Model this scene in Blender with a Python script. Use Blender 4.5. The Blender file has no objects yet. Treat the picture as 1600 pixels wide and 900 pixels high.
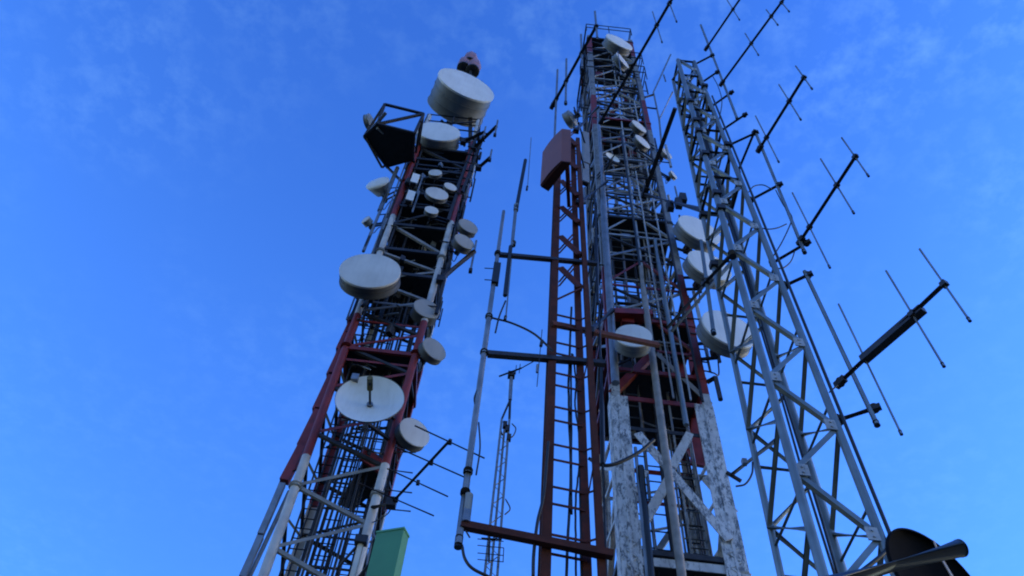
import bpy, math, random
from mathutils import Vector, Matrix
random.seed(7)
S = bpy.context.scene
COL = S.collection

# ------------------------------------------------------------------ camera
FPX = 1250.0
Zc = Vector((93, 840, -FPX)).normalized()
_F = Vector((0, 0, -1.0))
Yc = (_F - _F.dot(Zc) * Zc).normalized()
Xc = Yc.cross(Zc)
R = Matrix((Xc, Yc, Zc))
CAM = Vector((0, 0, 1.6))
cd = bpy.data.cameras.new('camera')
cam = bpy.data.objects.new('camera', cd)
COL.objects.link(cam)
cam.matrix_world = Matrix.Translation(CAM) @ R.to_4x4()
cd.sensor_width = 36
cd.lens = 36 * FPX / 1600
cd.clip_start = 0.05
cd.clip_end = 9000
S.camera = cam

# ------------------------------------------------------------------ world, sun, exposure
SUN_EL, SUN_AZ = math.radians(15), math.radians(88)
w = bpy.data.worlds.new('World')
S.world = w
w.use_nodes = True
wt = w.node_tree
for n_ in list(wt.nodes): wt.nodes.remove(n_)
def wn(t, **k):
    n = wt.nodes.new(t)
    for a, b in k.items(): setattr(n, a, b)
    return n
out = wn('ShaderNodeOutputWorld'); bg = wn('ShaderNodeBackground')
sky = wn('ShaderNodeTexSky', sky_type='NISHITA', sun_disc=False, sun_elevation=SUN_EL, sun_rotation=SUN_AZ,
         air_density=1.0, dust_density=0.3, ozone_density=3.0)
tint = wn('ShaderNodeMix', data_type='RGBA', blend_type='MULTIPLY')
tint.inputs[0].default_value = 1.0
tint.inputs[7].default_value = (0.50, 1.0, 1.75, 1)
tc = wn('ShaderNodeTexCoord')
sep = wn('ShaderNodeSeparateXYZ')
mz = wn('ShaderNodeMath', operation='MAXIMUM'); mz.inputs[1].default_value = 0.12
dx = wn('ShaderNodeMath', operation='DIVIDE'); dy = wn('ShaderNodeMath', operation='DIVIDE')
cmb = wn('ShaderNodeCombineXYZ')
n1 = wn('ShaderNodeTexNoise'); n1.inputs['Scale'].default_value = 25; n1.inputs['Detail'].default_value = 6; n1.inputs['Roughness'].default_value = .62; n1.inputs['Distortion'].default_value = .0
n2 = wn('ShaderNodeTexNoise'); n2.inputs['Scale'].default_value = 2.4; n2.inputs['Detail'].default_value = 2
r1 = wn('ShaderNodeMapRange'); r1.inputs[1].default_value = .45; r1.inputs[2].default_value = .74
r2 = wn('ShaderNodeMapRange'); r2.inputs[1].default_value = .38; r2.inputs[2].default_value = .60
mm = wn('ShaderNodeMath', operation='MULTIPLY')
ms = wn('ShaderNodeMath', operation='MULTIPLY'); ms.inputs[1].default_value = 0.68
cl = wn('ShaderNodeMix', data_type='RGBA', blend_type='MULTIPLY'); cl.inputs[7].default_value = (2.8, 1.75, 1.15, 1)
L = wt.links.new
L(tc.outputs['Generated'], sep.inputs[0]); L(sep.outputs[2], mz.inputs[0])
L(sep.outputs[0], dx.inputs[0]); L(mz.outputs[0], dx.inputs[1]); L(sep.outputs[1], dy.inputs[0]); L(mz.outputs[0], dy.inputs[1])
L(dx.outputs[0], cmb.inputs[0]); L(dy.outputs[0], cmb.inputs[1])
L(cmb.outputs[0], n1.inputs['Vector']); mo_ = wn('ShaderNodeMapping'); mo_.inputs['Location'].default_value = (3.7, 1.3, 5.0); L(cmb.outputs[0], mo_.inputs[0]); L(mo_.outputs[0], n2.inputs['Vector'])
L(n1.outputs[0], r1.inputs[0]); L(n2.outputs[0], r2.inputs[0])
L(r1.outputs[0], mm.inputs[0]); L(r2.outputs[0], mm.inputs[1]); rc_ = wn('ShaderNodeMapRange'); rc_.inputs[1].default_value = .68; rc_.inputs[2].default_value = .95; rc_.inputs[3].default_value = .16
m3_ = wn('ShaderNodeMath', operation='MULTIPLY'); L(sep.outputs[2], rc_.inputs[0]); L(rc_.outputs[0], m3_.inputs[1]); L(mm.outputs[0], m3_.inputs[0]); L(m3_.outputs[0], ms.inputs[0])
rz_ = wn('ShaderNodeMapRange', interpolation_type='SMOOTHSTEP'); rz_.inputs[1].default_value = .15; rz_.inputs[2].default_value = .5
tcol = wn('ShaderNodeMix', data_type='RGBA'); tcol.inputs[6].default_value = (1.05, .98, .80, 1); tcol.inputs[7].default_value = (0.50, 1.0, 1.98, 1)
rz2 = wn('ShaderNodeMapRange', interpolation_type='SMOOTHSTEP'); rz2.inputs[1].default_value = .70; rz2.inputs[2].default_value = .99
tc2 = wn('ShaderNodeMix', data_type='RGBA'); tc2.inputs[7].default_value = (.40, .84, 1.85, 1)
L(sep.outputs[2], rz_.inputs[0]); L(rz_.outputs[0], tcol.inputs[0]); L(tcol.outputs[2], tc2.inputs[6]); L(sep.outputs[2], rz2.inputs[0]); L(rz2.outputs[0], tc2.inputs[0]); L(tc2.outputs[2], tint.inputs[7])
L(sky.outputs[0], tint.inputs[6]); L(tint.outputs[2], cl.inputs[6]); L(ms.outputs[0], cl.inputs[0])
L(cl.outputs[2], bg.inputs[0]); L(bg.outputs[0], out.inputs[0])
bg.inputs[1].default_value = 0.12
sd = bpy.data.lights.new('sun', 'SUN'); so = bpy.data.objects.new('sun', sd); COL.objects.link(so)
sd.energy = 0.22; sd.angle = math.radians(8); sd.color = (1, .93, .85)
sdir = Vector((math.sin(SUN_AZ) * math.cos(SUN_EL), math.cos(SUN_AZ) * math.cos(SUN_EL), math.sin(SUN_EL)))
so.rotation_euler = sdir.to_track_quat('Z', 'Y').to_euler()
S.view_settings.view_transform = 'Standard'; S.view_settings.look = 'None'
S.view_settings.gamma = 1; S.view_settings.use_curve_mapping = False
S.view_settings.exposure = 1.2
S.cycles.filter_width = 2.0
S.cycles.max_bounces = 5

# ------------------------------------------------------------------ pixel helpers (photo survey -> metres)
def ray(x, y): return (R @ Vector((x - 800, 450 - y, -FPX))).normalized()
def PY(x, y, Y):
    d = ray(x, y); return CAM + d * (Y / d.y)
def PZ(x, y, z):
    d = ray(x, y); return CAM + d * ((z - CAM.z) / d.z)
RT = R.transposed()
def proj(p):
    c = RT @ (p - CAM); return 800 - FPX * c.x / c.z, 450 + FPX * c.y / c.z
def depth(p): return -(RT @ (p - CAM)).z
def VZ(X, Y, py):
    a = RT @ (Vector((X, Y, 0)) - CAM); b = RT @ Vector((0, 0, 1)); k = (450 - py)
    # FPX*(a.y+b.y h) = -k (a.z+b.z h)
    return -(k * a.z + FPX * a.y) / (FPX * b.y + k * b.z)

# ------------------------------------------------------------------ materials
MATS = {}
def mat(name, col, rough=.6, metal=0.0, var=.25, scale=6.0, spots=None, bump=.05, bands=None, spotamt=.55, spotscale=9, streak=False):
    if name in MATS: return MATS[name]
    m = bpy.data.materials.new(name); m.use_nodes = True; t = m.node_tree; N = t.nodes; K = t.links.new
    b = N['Principled BSDF']; b.inputs['Roughness'].default_value = rough; b.inputs['Metallic'].default_value = metal
    g = N.new('ShaderNodeNewGeometry')
    n = N.new('ShaderNodeTexNoise'); n.inputs['Scale'].default_value = scale; n.inputs['Detail'].default_value = 5
    K(g.outputs['Position'], n.inputs['Vector'])
    if bands:            # painted bands up the mast: [(z, colour), ...]
        sp = N.new('ShaderNodeSeparateXYZ'); K(g.outputs['Position'], sp.inputs[0])
        dv = N.new('ShaderNodeMath'); dv.operation = 'DIVIDE'; dv.inputs[1].default_value = 60; K(sp.outputs[2], dv.inputs[0])
        cr = N.new('ShaderNodeValToRGB'); cr.color_ramp.interpolation = 'CONSTANT'; K(dv.outputs[0], cr.inputs[0])
        e = cr.color_ramp.elements
        e[0].position = 0; e[0].color = (*bands[0][1], 1); e[1].position = bands[1][0] / 60; e[1].color = (*bands[1][1], 1)
        for z, c in bands[2:]:
            q = e.new(z / 60); q.color = (*c, 1)
        base = cr.outputs[0]
    else:
        rg = N.new('ShaderNodeRGB'); rg.outputs[0].default_value = (*col, 1); base = rg.outputs[0]
    mr = N.new('ShaderNodeMapRange'); mr.inputs[1].default_value = .3; mr.inputs[2].default_value = .7
    mr.inputs[3].default_value = 1 - var; mr.inputs[4].default_value = 1 + var * .6; K(n.outputs[0], mr.inputs[0])
    mx = N.new('ShaderNodeMix'); mx.data_type = 'RGBA'; mx.blend_type = 'MULTIPLY'; mx.inputs[0].default_value = 1
    K(base, mx.inputs[6]); K(mr.outputs[0], mx.inputs[7]); c = mx.outputs[2]
    if spots:
        n3 = N.new('ShaderNodeTexNoise'); n3.inputs['Scale'].default_value = spotscale; n3.inputs['Detail'].default_value = 9; n3.inputs['Roughness'].default_value = .82
        mp = N.new('ShaderNodeMapping'); mp.inputs['Scale'].default_value = (1.3, 1.3, .55); K(g.outputs['Position'], mp.inputs[0]); K(mp.outputs[0], n3.inputs['Vector'])
        m3 = N.new('ShaderNodeMapRange'); m3.inputs[1].default_value = spotamt; m3.inputs[2].default_value = spotamt + .06; K(n3.outputs[0], m3.inputs[0])
        x3 = N.new('ShaderNodeMix'); x3.data_type = 'RGBA'; K(m3.outputs[0], x3.inputs[0]); K(c, x3.inputs[6]); x3.inputs[7].default_value = (*spots, 1); c = x3.outputs[2]
    if streak:           # rain streaks and grime running down
        mp = N.new('ShaderNodeMapping'); mp.inputs['Scale'].default_value = (7, 7, .9); K(g.outputs['Position'], mp.inputs[0])
        n5 = N.new('ShaderNodeTexNoise'); n5.inputs['Scale'].default_value = 1.6; n5.inputs['Detail'].default_value = 6; n5.inputs['Roughness'].default_value = .7; K(mp.outputs[0], n5.inputs['Vector'])
        m5 = N.new('ShaderNodeMapRange'); m5.inputs[1].default_value = .45; m5.inputs[2].default_value = .72; m5.inputs[3].default_value = 0; m5.inputs[4].default_value = .20; K(n5.outputs[0], m5.inputs[0])
        x5 = N.new('ShaderNodeMix'); x5.data_type = 'RGBA'; x5.blend_type = 'MULTIPLY'; K(m5.outputs[0], x5.inputs[0]); K(c, x5.inputs[6]); x5.inputs[7].default_value = (.52, .48, .42, 1); c = x5.outputs[2]
    K(c, b.inputs['Base Color'])
    if bump:
        bp = N.new('ShaderNodeBump'); bp.inputs['Strength'].default_value = bump; bp.inputs['Distance'].default_value = .02
        n4 = N.new('ShaderNodeTexNoise'); n4.inputs['Scale'].default_value = scale * 6; K(g.outputs['Position'], n4.inputs['Vector'])
        K(n4.outputs[0], bp.inputs['Height']); K(bp.outputs[0], b.inputs['Normal'])
    MATS[name] = m; return m
RED = (.22, .018, .013); WHT = (.52, .51, .50)
z1 = lambda y, x, Y: PY(x, y, Y).z
b1 = [(0, WHT), (z1(722, 474, 10), RED), (z1(492, 552, 10), WHT), (z1(340, 611, 10), RED), (z1(215, 655, 10), WHT)]
M_T1 = mat('tower_red_white_paint', WHT, .55, 0, .3, 3, bands=b1, spots=(.11, .09, .085), spotamt=.62)
M_T1B = mat('brace_grey_paint', (.26, .245, .23), .6, .1, .3, 5, spots=(.15, .1, .08), spotamt=.6)
M_RED = mat('dark_red_paint', RED, .5, 0, .35, 5, spots=(.06, .02, .02), spotamt=.6)
M_DARK = mat('dark_steel', (.035, .032, .035), .6, .3, .4, 8)
M_GRATE = mat('dark_grating', (.018, .018, .02), .75, .2, .3, 12)
M_BLK = mat('black_rubber', (.012, .012, .014), .5, 0, .2, 8)
M_BOOM = mat('boom_dark_metal', (.045, .038, .038), .5, .4, .3, 8)
M_GALV = mat('galvanised_steel', (.24, .25, .26), .45, .55, .3, 4, spots=(.20, .2, .2), spotamt=.6)
M_GALV4 = mat('galvanised_pale_steel', (.20, .225, .225), .42, .5, .25, 3, spots=(.22, .2, .19), spotamt=.64)
M_GALVL = mat('dull_zinc_steel', (.40, .41, .42), .55, .2, .35, 4, spots=(.12, .12, .12), spotamt=.56)
M_RUST = mat('rusty_red_steel', (.09, .015, .009), .8, .1, .5, 6, spots=(.03, .012, .012), spotamt=.55)
M_RUST2 = mat('rusty_brown_steel', (.085, .018, .010), .85, .1, .4, 5, spots=(.2, .09, .06), spotamt=.63, spotscale=14)
M_PANEL = mat('reddish_brown_shell', (.21, .072, .052), .6, 0, .12, 2, bump=.05)
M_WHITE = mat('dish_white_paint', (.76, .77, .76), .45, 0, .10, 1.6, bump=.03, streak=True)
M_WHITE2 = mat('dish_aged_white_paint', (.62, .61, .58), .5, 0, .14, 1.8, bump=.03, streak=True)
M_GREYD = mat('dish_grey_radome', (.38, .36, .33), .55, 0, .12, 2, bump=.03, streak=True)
M_DRUM = mat('drum_white_shaded_metal', (.20, .22, .24), .5, 0, .16, 2.5, bump=.04, streak=True)  # white drum sides, base colour darkened to carry their shade
M_DRUMG = mat('drum_grey_shaded_metal', (.085, .09, .10), .6, 0, .2, 2.5, bump=.04, streak=True)  # greyer drum sides, shade likewise put into the base colour
M_BLOT = mat('peeling_white_paint', (.62, .63, .66), .7, 0, .2, 4, spots=(.15, .165, .19), spotamt=.50, spotscale=9)
M_BLOTC = mat('flaked_white_plate', (.55, .56, .58), .7, 0, .2, 4, spots=(.17, .18, .20), spotamt=.53, spotscale=10)
gal = (.22, .23, .24)
b3 = [(0, WHT), (z1(618, 1100, 10.5), RED), (z1(430, 1060, 10.5), gal), (z1(205, 1010, 10.5), RED), (z1(160, 1000, 10.5), gal), (z1(84, 935, 10.5), RED), (z1(62, 935, 10.5), gal)]
M_T3 = mat('tower_faded_banded_paint', gal, .6, .1, .35, 4, bands=b3, spots=(.05, .05, .055), spotamt=.54, spotscale=5)
M_GREEN = mat('green_plastic', (.06, .24, .10), .5, 0, .15, 2, bump=.03)
M_GREENL = mat('green_plastic_lit', (.10, .33, .16), .5, 0, .15, 2, bump=.03)  # lit copy of the green, light painted into the colour
M_FEED = mat('yellow_brown_feed', (.16, .12, .03), .6, 0, .3, 6)
M_COPPER = mat('tan_strap', (.40, .33, .30), .7, 0, .2, 6)
M_BLUEP = mat('blue_grey_pipe', (.065, .085, .11), .4, .2, .15, 3, bump=.05)
M_LAMP = mat('aviation_light_red_glass', (.40, .19, .17), .35, 0, .15, 4, bump=.0)
M_CONC = mat('concrete', (.32, .31, .30), .9, 0, .3, 2)
M_GROUND = mat('dry_hilltop_ground', (.085, .08, .06), .95, 0, .4, .6, spots=(.05, .065, .03), spotamt=.5, spotscale=.25)

# ------------------------------------------------------------------ mesh builder
class MB:
    def __init__(s): s.v = []; s.f = []; s.sm = []
    def add(s, vs, fs, smooth=False):
        o = len(s.v); s.v += [Vector(v) for v in vs]
        s.f += [[i + o for i in f] for f in fs]; s.sm += [smooth] * len(fs); return s
    def frame(s, a, b, up=None):
        d = (b - a).normalized(); u = Vector(up) if up else Vector((0, 0, 1))
        if abs(d.dot(u)) > .97: u = Vector((0, 1, 0))
        x = d.cross(u).normalized(); y = x.cross(d).normalized(); return d, x, y
    def tube(s, pts, r, n=10, r2=None, cap=True):
        pts = [Vector(p) for p in pts]; N = len(pts); vs = []; px = None
        for i, p in enumerate(pts):
            t = (pts[min(i + 1, N - 1)] - pts[max(i - 1, 0)]).normalized()
            if px is None: _, x, y = s.frame(p, p + t)
            else:
                x = (px - px.dot(t) * t).normalized(); y = t.cross(x)
            px = x; rr = r if r2 is None else r + (r2 - r) * i / (N - 1)
            for k in range(n):
                a = 2 * math.pi * k / n; vs.append(p + x * math.cos(a) * rr + y * math.sin(a) * rr)
        fs = [[i * n + k, i * n + (k + 1) % n, (i + 1) * n + (k + 1) % n, (i + 1) * n + k] for i in range(N - 1) for k in range(n)]
        s.add(vs, fs, True)
        if cap:
            s.add(vs[:n][::-1], [list(range(n))]); s.add(vs[-n:], [list(range(n))])
        return s
    def bar(s, a, b, w, h, up=None):      # rectangular section
        a, b = Vector(a), Vector(b); d, x, y = s.frame(a, b, up); x *= w / 2; y *= h / 2
        vs = [p + sx * x + sy * y for p in (a, b) for sx, sy in ((-1, -1), (1, -1), (1, 1), (-1, 1))]
        return s.add(vs, [[3, 2, 1, 0], [4, 5, 6, 7], [0, 1, 5, 4], [1, 2, 6, 5], [2, 3, 7, 6], [3, 0, 4, 7]])
    def angle(s, a, b, w, out=(0, -1, 0), t=None):      # L section steel
        a, b = Vector(a), Vector(b); t = t or max(.008, w * .12); d = (b - a).normalized()
        o = Vector(out); o = (o - o.dot(d) * d).normalized(); x = d.cross(o).normalized()
        prof = [(-w / 2, 0), (w / 2, 0), (w / 2, -t), (-w / 2 + t, -t), (-w / 2 + t, -w), (-w / 2, -w)]
        vs = [p + x * q[0] + o * q[1] for p in (a, b) for q in prof]
        fs = [[i, (i + 1) % 6, 6 + (i + 1) % 6, 6 + i] for i in range(6)] + [[5, 4, 3, 2, 1, 0], [6, 7, 8, 9, 10, 11]]
        return s.add(vs, fs)
    def box(s, c, sx, sy, sz, rz=0, M=None):
        M = M or Matrix.Rotation(rz, 3, 'Z'); c = Vector(c)
        vs = [c + M @ Vector((a * sx / 2, b * sy / 2, d * sz / 2)) for a in (-1, 1) for b in (-1, 1) for d in (-1, 1)]
        return s.add(vs, [[0, 1, 3, 2], [4, 6, 7, 5], [0, 4, 5, 1], [2, 3, 7, 6], [0, 2, 6, 4], [1, 5, 7, 3]])
    def prism(s, poly, h):                # poly at bottom, extruded h up
        poly = [Vector(p) for p in poly]; n = len(poly); t = [p + Vector((0, 0, h)) for p in poly]
        return s.add(poly + t, [list(range(n))[::-1], list(range(n, 2 * n))] + [[i, (i + 1) % n, n + (i + 1) % n, n + i] for i in range(n)])
    def lathe(s, c, ax, prof, n=48, smooth=True, flat_top=False):   # prof [(distance along ax, radius)]
        c = Vector(c); ax = Vector(ax).normalized(); _, x, y = s.frame(c, c + ax); vs = []; fs = []
        for d, r in prof:
            for k in range(n):
                a = 2 * math.pi * k / n; vs.append(c + ax * d + x * math.cos(a) * r + y * math.sin(a) * r)
        for i in range(len(prof) - 1):
            for k in range(n): fs.append([i * n + k, i * n + (k + 1) % n, (i + 1) * n + (k + 1) % n, (i + 1) * n + k])
        return s.add(vs, fs, smooth)
    def build(s, name, m, parent=None):
        me = bpy.data.meshes.new(name)
        org = parent_origin(parent)
        if parent is None: o0 = sum(s.v, Vector()) / len(s.v)
        else: o0 = org
        me.from_pydata([v - o0 for v in s.v], [], s.f); me.update()
        me.polygons.foreach_set('use_smooth', s.sm)
        me.materials.append(m)
        o = bpy.data.objects.new(name, me); COL.objects.link(o)
        if parent is None: o.location = o0
        else: o.parent = parent
        return o
def parent_origin(p):
    o = Vector()
    while p is not None: o += Vector(p.location); p = p.parent
    return o
def thing(name, loc, label, cat, group=None):
    o = bpy.data.objects.new(name, None); COL.objects.link(o); o.location = loc; o.empty_display_size = .2
    o['label'] = label; o['category'] = cat
    if group: o['group'] = group
    return o
def tag(o, label, cat, group=None):
    o['label'] = label; o['category'] = cat
    if group: o['group'] = group
    return o
def tubeo(name, pts, r, m, parent, n=8, r2=None): return MB().tube(pts, r, n, r2).build(name, m, parent)
def curve(pts, k=6):                      # smooth polyline through points
    P = [Vector(p) for p in pts]; P = [2 * P[0] - P[1]] + P + [2 * P[-1] - P[-2]]; o = []
    for i in range(1, len(P) - 2):
        for j in range(k):
            t = j / k; a, b, c, d = P[i - 1:i + 3]
            o.append(.5 * ((2 * b) + (c - a) * t + (2 * a - 5 * b + 4 * c - d) * t * t + (3 * b - a - 3 * c + d) * t ** 3))
    return o + [P[-2]]

# ------------------------------------------------------------------ ground
g = MB(); nn = 40; ext = 3000
for i in range(1): g.add([(-ext, -ext, 0), (ext, -ext, 0), (ext, ext, 0), (-ext, ext, 0)], [[0, 1, 2, 3]])
go = g.build('ground', M_GROUND); go['kind'] = 'structure'

# ------------------------------------------------------------------ lattice towers
class Tower:
    def __init__(s, name, label, fl, fr, Yf, dr, ztop, mleg, mbr, legw, rnd=False, back=None):
        # fl/fr = ((px bottom),(px top)) of the front legs on plane Yf
        a, b = PY(*fl[0], Yf), PY(*fl[1], Yf); c, d = PY(*fr[0], Yf), PY(*fr[1], Yf)
        s.xl = lambda z: a.x + (b.x - a.x) * (z - a.z) / (b.z - a.z)
        s.xr = lambda z: c.x + (d.x - c.x) * (z - c.z) / (d.z - c.z)
        s.Yf = Yf; s.dr = dr; s.ztop = ztop; s.mbr = mbr; s.nb = 0; s.stuff = MB(); s.mleg = mleg
        s.root = thing(name, ((s.xl(0) + s.xr(0)) / 2, Yf + (s.xr(0) - s.xl(0)) * dr / 2, 0), label, 'tower')
        s.braces = []
    def c(s, i, z):                        # corners 0 FL 1 FR 2 BR 3 BL
        x = s.xl(z) if i in (0, 3) else s.xr(z); y = s.Yf if i in (0, 1) else s.Yf + (s.xr(z) - s.xl(z)) * s.dr
        return Vector((x, y, z))
    def leg(s, i, za, zb, w, rnd=False, m=None, name='leg', n=14):
        mb = MB(); P = [s.c(i, za + (zb - za) * k / 6) for k in range(7)]
        if rnd: mb.tube(P, w / 2, n)
        else:
            sx = -1 if i in (0, 3) else 1; sy = -1 if i in (0, 1) else 1; t = w * .13
            for k in range(6):
                a, b = P[k], P[k + 1]
                mb.bar(a + Vector((-sx * w / 2, sy * t / 2, 0)), b + Vector((-sx * w / 2, sy * t / 2, 0)), w, t, (0, 1, 0))
                mb.bar(a + Vector((sx * t / 2, -sy * (w / 2 ), 0)), b + Vector((sx * t / 2, -sy * (w / 2 ), 0)), t, w - .004, (0, 1, 0))
        o = mb.build(name, m or s.mleg, s.root)
        return o
    def flanges(s, i, zs, w):
        for z in zs:
            mb = MB(); p = s.c(i, z); mb.tube([p - Vector((0, 0, .03)), p + Vector((0, 0, .03))], w, 14); mb.build('flange', s.mleg, s.root)
    def brace(s, a, b, w, kind='brace', m=None, rnd=False, out=(0, -1, 0)):
        s.braces.append((Vector(a), Vector(b), w, kind, m or s.mbr, rnd, out))
    def zig(s, f, z0, dz, z1, w, horiz=False, rnd=False, start=0, m=None, cross=False, every=1):
        i, j = ((0, 1), (1, 2), (3, 2), (0, 3))[f]; out = ((0, -1, 0), (1, 0, 0), (0, 1, 0), (-1, 0, 0))[f]
        z = z0; k = start; off = Vector(out) * .012
        while z < z1:
            p, q = (i, j) if k % 2 == 0 else (j, i)
            if cross:
                s.brace(s.c(i, z) + off, s.c(j, z + dz) + off, w, m=m, rnd=rnd, out=out)
                s.brace(s.c(j, z) - off, s.c(i, z + dz) - off, w, m=m, rnd=rnd, out=out)
            else: s.brace(s.c(p, z) + off, s.c(q, z + dz / 1) + off, w, m=m, rnd=rnd, out=out)
            if horiz and (k - start) % every == 0: s.brace(s.c(i, z), s.c(j, z), w, 'crossbar', m, rnd, out)
            z += dz; k += 1
    def finish(s):
        def size(b): return (b[1] - b[0]).length * b[2] / depth((b[0] + b[1]) / 2) ** 2
        cnt = {}
        s.braces.sort(key=lambda b: -size(b)); rest = {}
        for a, b, w, kind, m, rnd, out in s.braces:
            cnt[kind] = cnt.get(kind, 0) + 1
            mb = MB() if cnt[kind] <= 98 else rest.setdefault((kind, m), MB())
            if rnd: mb.tube([a, b], w / 2, 8)
            else: mb.angle(a, b, w, out)
            if cnt[kind] <= 98: mb.build(kind, m, s.root)
        allr = {}
        for (kind, m), mb in rest.items():
            o = mb.build(kind, m, s.root); o['kind'] = 'stuff'
    def cable(s, pts, r, m=None, name='cable', wob=.012, step=1.2):
        pts = [Vector(p) for p in pts]; P = []
        for a, b in zip(pts, pts[1:]):
            n = max(2, int((b - a).length / step))
            for k in range(n): P.append(a.lerp(b, k / n) + Vector((random.uniform(-wob, wob), random.uniform(-wob, wob), 0)))
        P.append(pts[-1]); return MB().tube(P, r, 6).build(name, m or M_BLK, s.root)
    def ladder(s, xf, y, z0, z1, w=.4, step=.3, rr=.018, m=M_DARK, name='cable_ladder', lean=0):
        mb = MB()
        for k in (-1, 1):
            mb.tube([(xf(z0) + k * w / 2, y, z0), (xf((z0 + z1) / 2) + k * w / 2, y, (z0 + z1) / 2), (xf(z1) + k * w / 2, y, z1)], rr * 1.5, 6)
        z = z0
        while z < z1:
            mb.tube([(xf(z) - w / 2, y, z), (xf(z) + w / 2, y, z)], rr, 6); z += step
        return mb.build(name, m, s.root)
    def plat(s, z, ov=.0, m=None, name='platform', side=None, hole=None):
        mb = MB(); P = [s.c(k, z) for k in range(4)]; cx = sum(P, Vector()) / 4
        P = [p + (p - cx).normalized() * ov for p in P]
        mb.prism(P, .03); o = mb.build(name, m or M_GRATE, s.root)
        e = MB()
        for k in range(4): e.bar(P[k] - Vector((0, 0, .04)), P[(k + 1) % 4] - Vector((0, 0, .04)), .06, .10)
        e.build('platform_edge', M_DARK if side is None else side, o)
        return o
    def rail(s, z, h, ov, r=.02):
        mb = MB(); P = [s.c(k, z) for k in range(4)]; cx = sum(P, Vector()) / 4; P = [p + (p - cx).normalized() * ov for p in P]
        for k in range(4):
            a, b = P[k], P[(k + 1) % 4]
            for hh in (h * .5, h): mb.tube([a + Vector((0, 0, hh)), b + Vector((0, 0, hh))], r, 6)
            for t in (0, .5): p = a.lerp(b, t); mb.tube([p, p + Vector((0, 0, h))], r, 6)
        return mb.build('guard_rail', M_DARK, s.root)

# ============ tower one: red and white, left
T1 = Tower('lattice_tower', 'red and white banded lattice tower at the left, hung with drum dishes',
           ((414, 893), (648, 245)), ((556, 896), (733, 245)), 10.0, .95, 24.2, M_T1, M_T1B, .17)
zt1 = 25.6
for i in range(4): T1.leg(i, 0, zt1 if i != 3 else zt1, .15 if i < 2 else .12, rnd=(i < 2))
for i in (0, 1): T1.flanges(i, [3.0 + 3.57 * k for k in range(6)], .11)
for f, st in ((0, 0), (1, 1), (2, 0), (3, 1)):
    T1.zig(f, 8.97 - .595 * 12, .595, 17.3, .062 if f == 0 else .05, start=st, m=None if f in (0,) else M_DARK)
T1.zig(0, 17.47, 1.15, 23.5, .07, horiz=True, start=1, m=M_T1B)
for f in (1, 2, 3): T1.zig(f, 17.47, 1.15, 23.5, .05, horiz=True, start=f, m=M_DARK)
for z in (13.35, 12.5, 14.6, 15.3, 16.45): T1.brace(T1.c(0, z), T1.c(1, z), .055, 'crossbar', M_RED if z < 14.5 else M_T1B)
for z in [5.4 + .6 * k for k in range(14)]: T1.brace(T1.c(3, z), T1.c(2, z), .045, 'crossbar', M_DARK)
# rest platforms
def zpx(x, y, Y): return PY(x, y, Y).z
zA = zpx(545, 543, 10); T1.plat(zA, .03, side=M_RED)
T1.plat(zpx(598, 387, 10) + .02); T1.plat(zpx(609, 349, 10) + .02); T1.plat(zpx(682, 434, 10) + .02); 
for y in (322, 300, 262, 246, 228): T1.plat(zpx(640, y, 10), 0)
mb = MB(); zz = zpx(575, 712, 10.2)
mb.prism([PZ(*p, zz) for p in ((527, 788), (552, 798), (592, 762), (598, 738), (574, 708), (556, 745))], .12); mb.build('rest_platform', M_GRATE, T1.root)
mb = MB().bar(PZ(566, 708, zz - .02), PZ(602, 735, zz - .02), .05, .3); mb.build('platform_edge', M_RED, T1.root)
# cable ladders and feeders
for dx_, y, st in ((.28, 10.25, .19), (.62, 10.5, .23), (.98, 10.75, .19), (.45, 11.1, .27), (1.1, 11.15, .25)):
    T1.ladder(lambda z, d=dx_: T1.xl(z) + d, y, 1, 23.4, .26, st, .011)
for k in range(17):
    d = .14 + .068 * k + random.uniform(-.02, .02); y = 10.2 + random.random() * .9
    T1.cable([(T1.xl(1) + d, y, .8), (T1.xl(12) + d, y, 12), (T1.xl(22) + d, y, 17 + random.random() * 6)], random.choice((.012, .016, .022)), random.choice((M_BLK, M_DARK, M_BLK, M_GALV)))
for k, (a, b) in enumerate((((440, 752), (377, 903)), ((452, 768), (389, 903)))):
    A, B = PY(*a, 10.25), PY(*b, 10.25); T1.cable([B - Vector((0, 0, 5)), B, A], .035, M_GALV, 'riser_pipe', 0)
# stepped red shield segments left of the leg
segs = [((436, 752), (466, 692)), ((463, 698), (490, 640)), ((487, 642), (512, 585)), ((509, 588), (530, 540)), ((524, 548), (545, 500)), ((541, 505), (560, 468))]
for a, b in segs:
    A, B = PY(*a, 10.15), PY(*b, 10.15)
    MB().bar(A + Vector((.08, 0, 0)), B + Vector((.10, 0, 0)), .14, .14, (0, 1, 0)).build('cable_shield', M_RED, T1.root)
    T1.brace(A + Vector((.1, 0, .2)), T1.c(0, A.z + .2), .03, 'shield_bracket', M_DARK, True)
for a, b in (((401, 835), (434, 756)), ((372, 902), (399, 838))):
    A, B = PY(*a, 10.15), PY(*b, 10.15); MB().bar(A + Vector((.06, 0, 0)), B + Vector((.08, 0, 0)), .09, .09, (0, 1, 0)).build('cable_shield', M_GALV, T1.root)
for a, b, r, m in (((512, 585), (562, 462), .02, M_DARK), ((560, 392), (600, 318), .04, M_GALV), ((566, 388), (612, 290), .03, M_DARK), ((578, 398), (618, 322), .045, M_T1B), ((595, 330), (619, 262), .06, M_GALV)):
    A, B = PY(*a, 10.1), PY(*b, 10.1); A.x = B.x = max((A.x + B.x) / 2, T1.xl(A.z) - .42); T1.cable([A, B], r, m, 'side_pipe', 0); T1.brace(A.lerp(B, .5), T1.c(0, (A.z + B.z) / 2), .03, 'shield_bracket', M_DARK, True)
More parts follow.
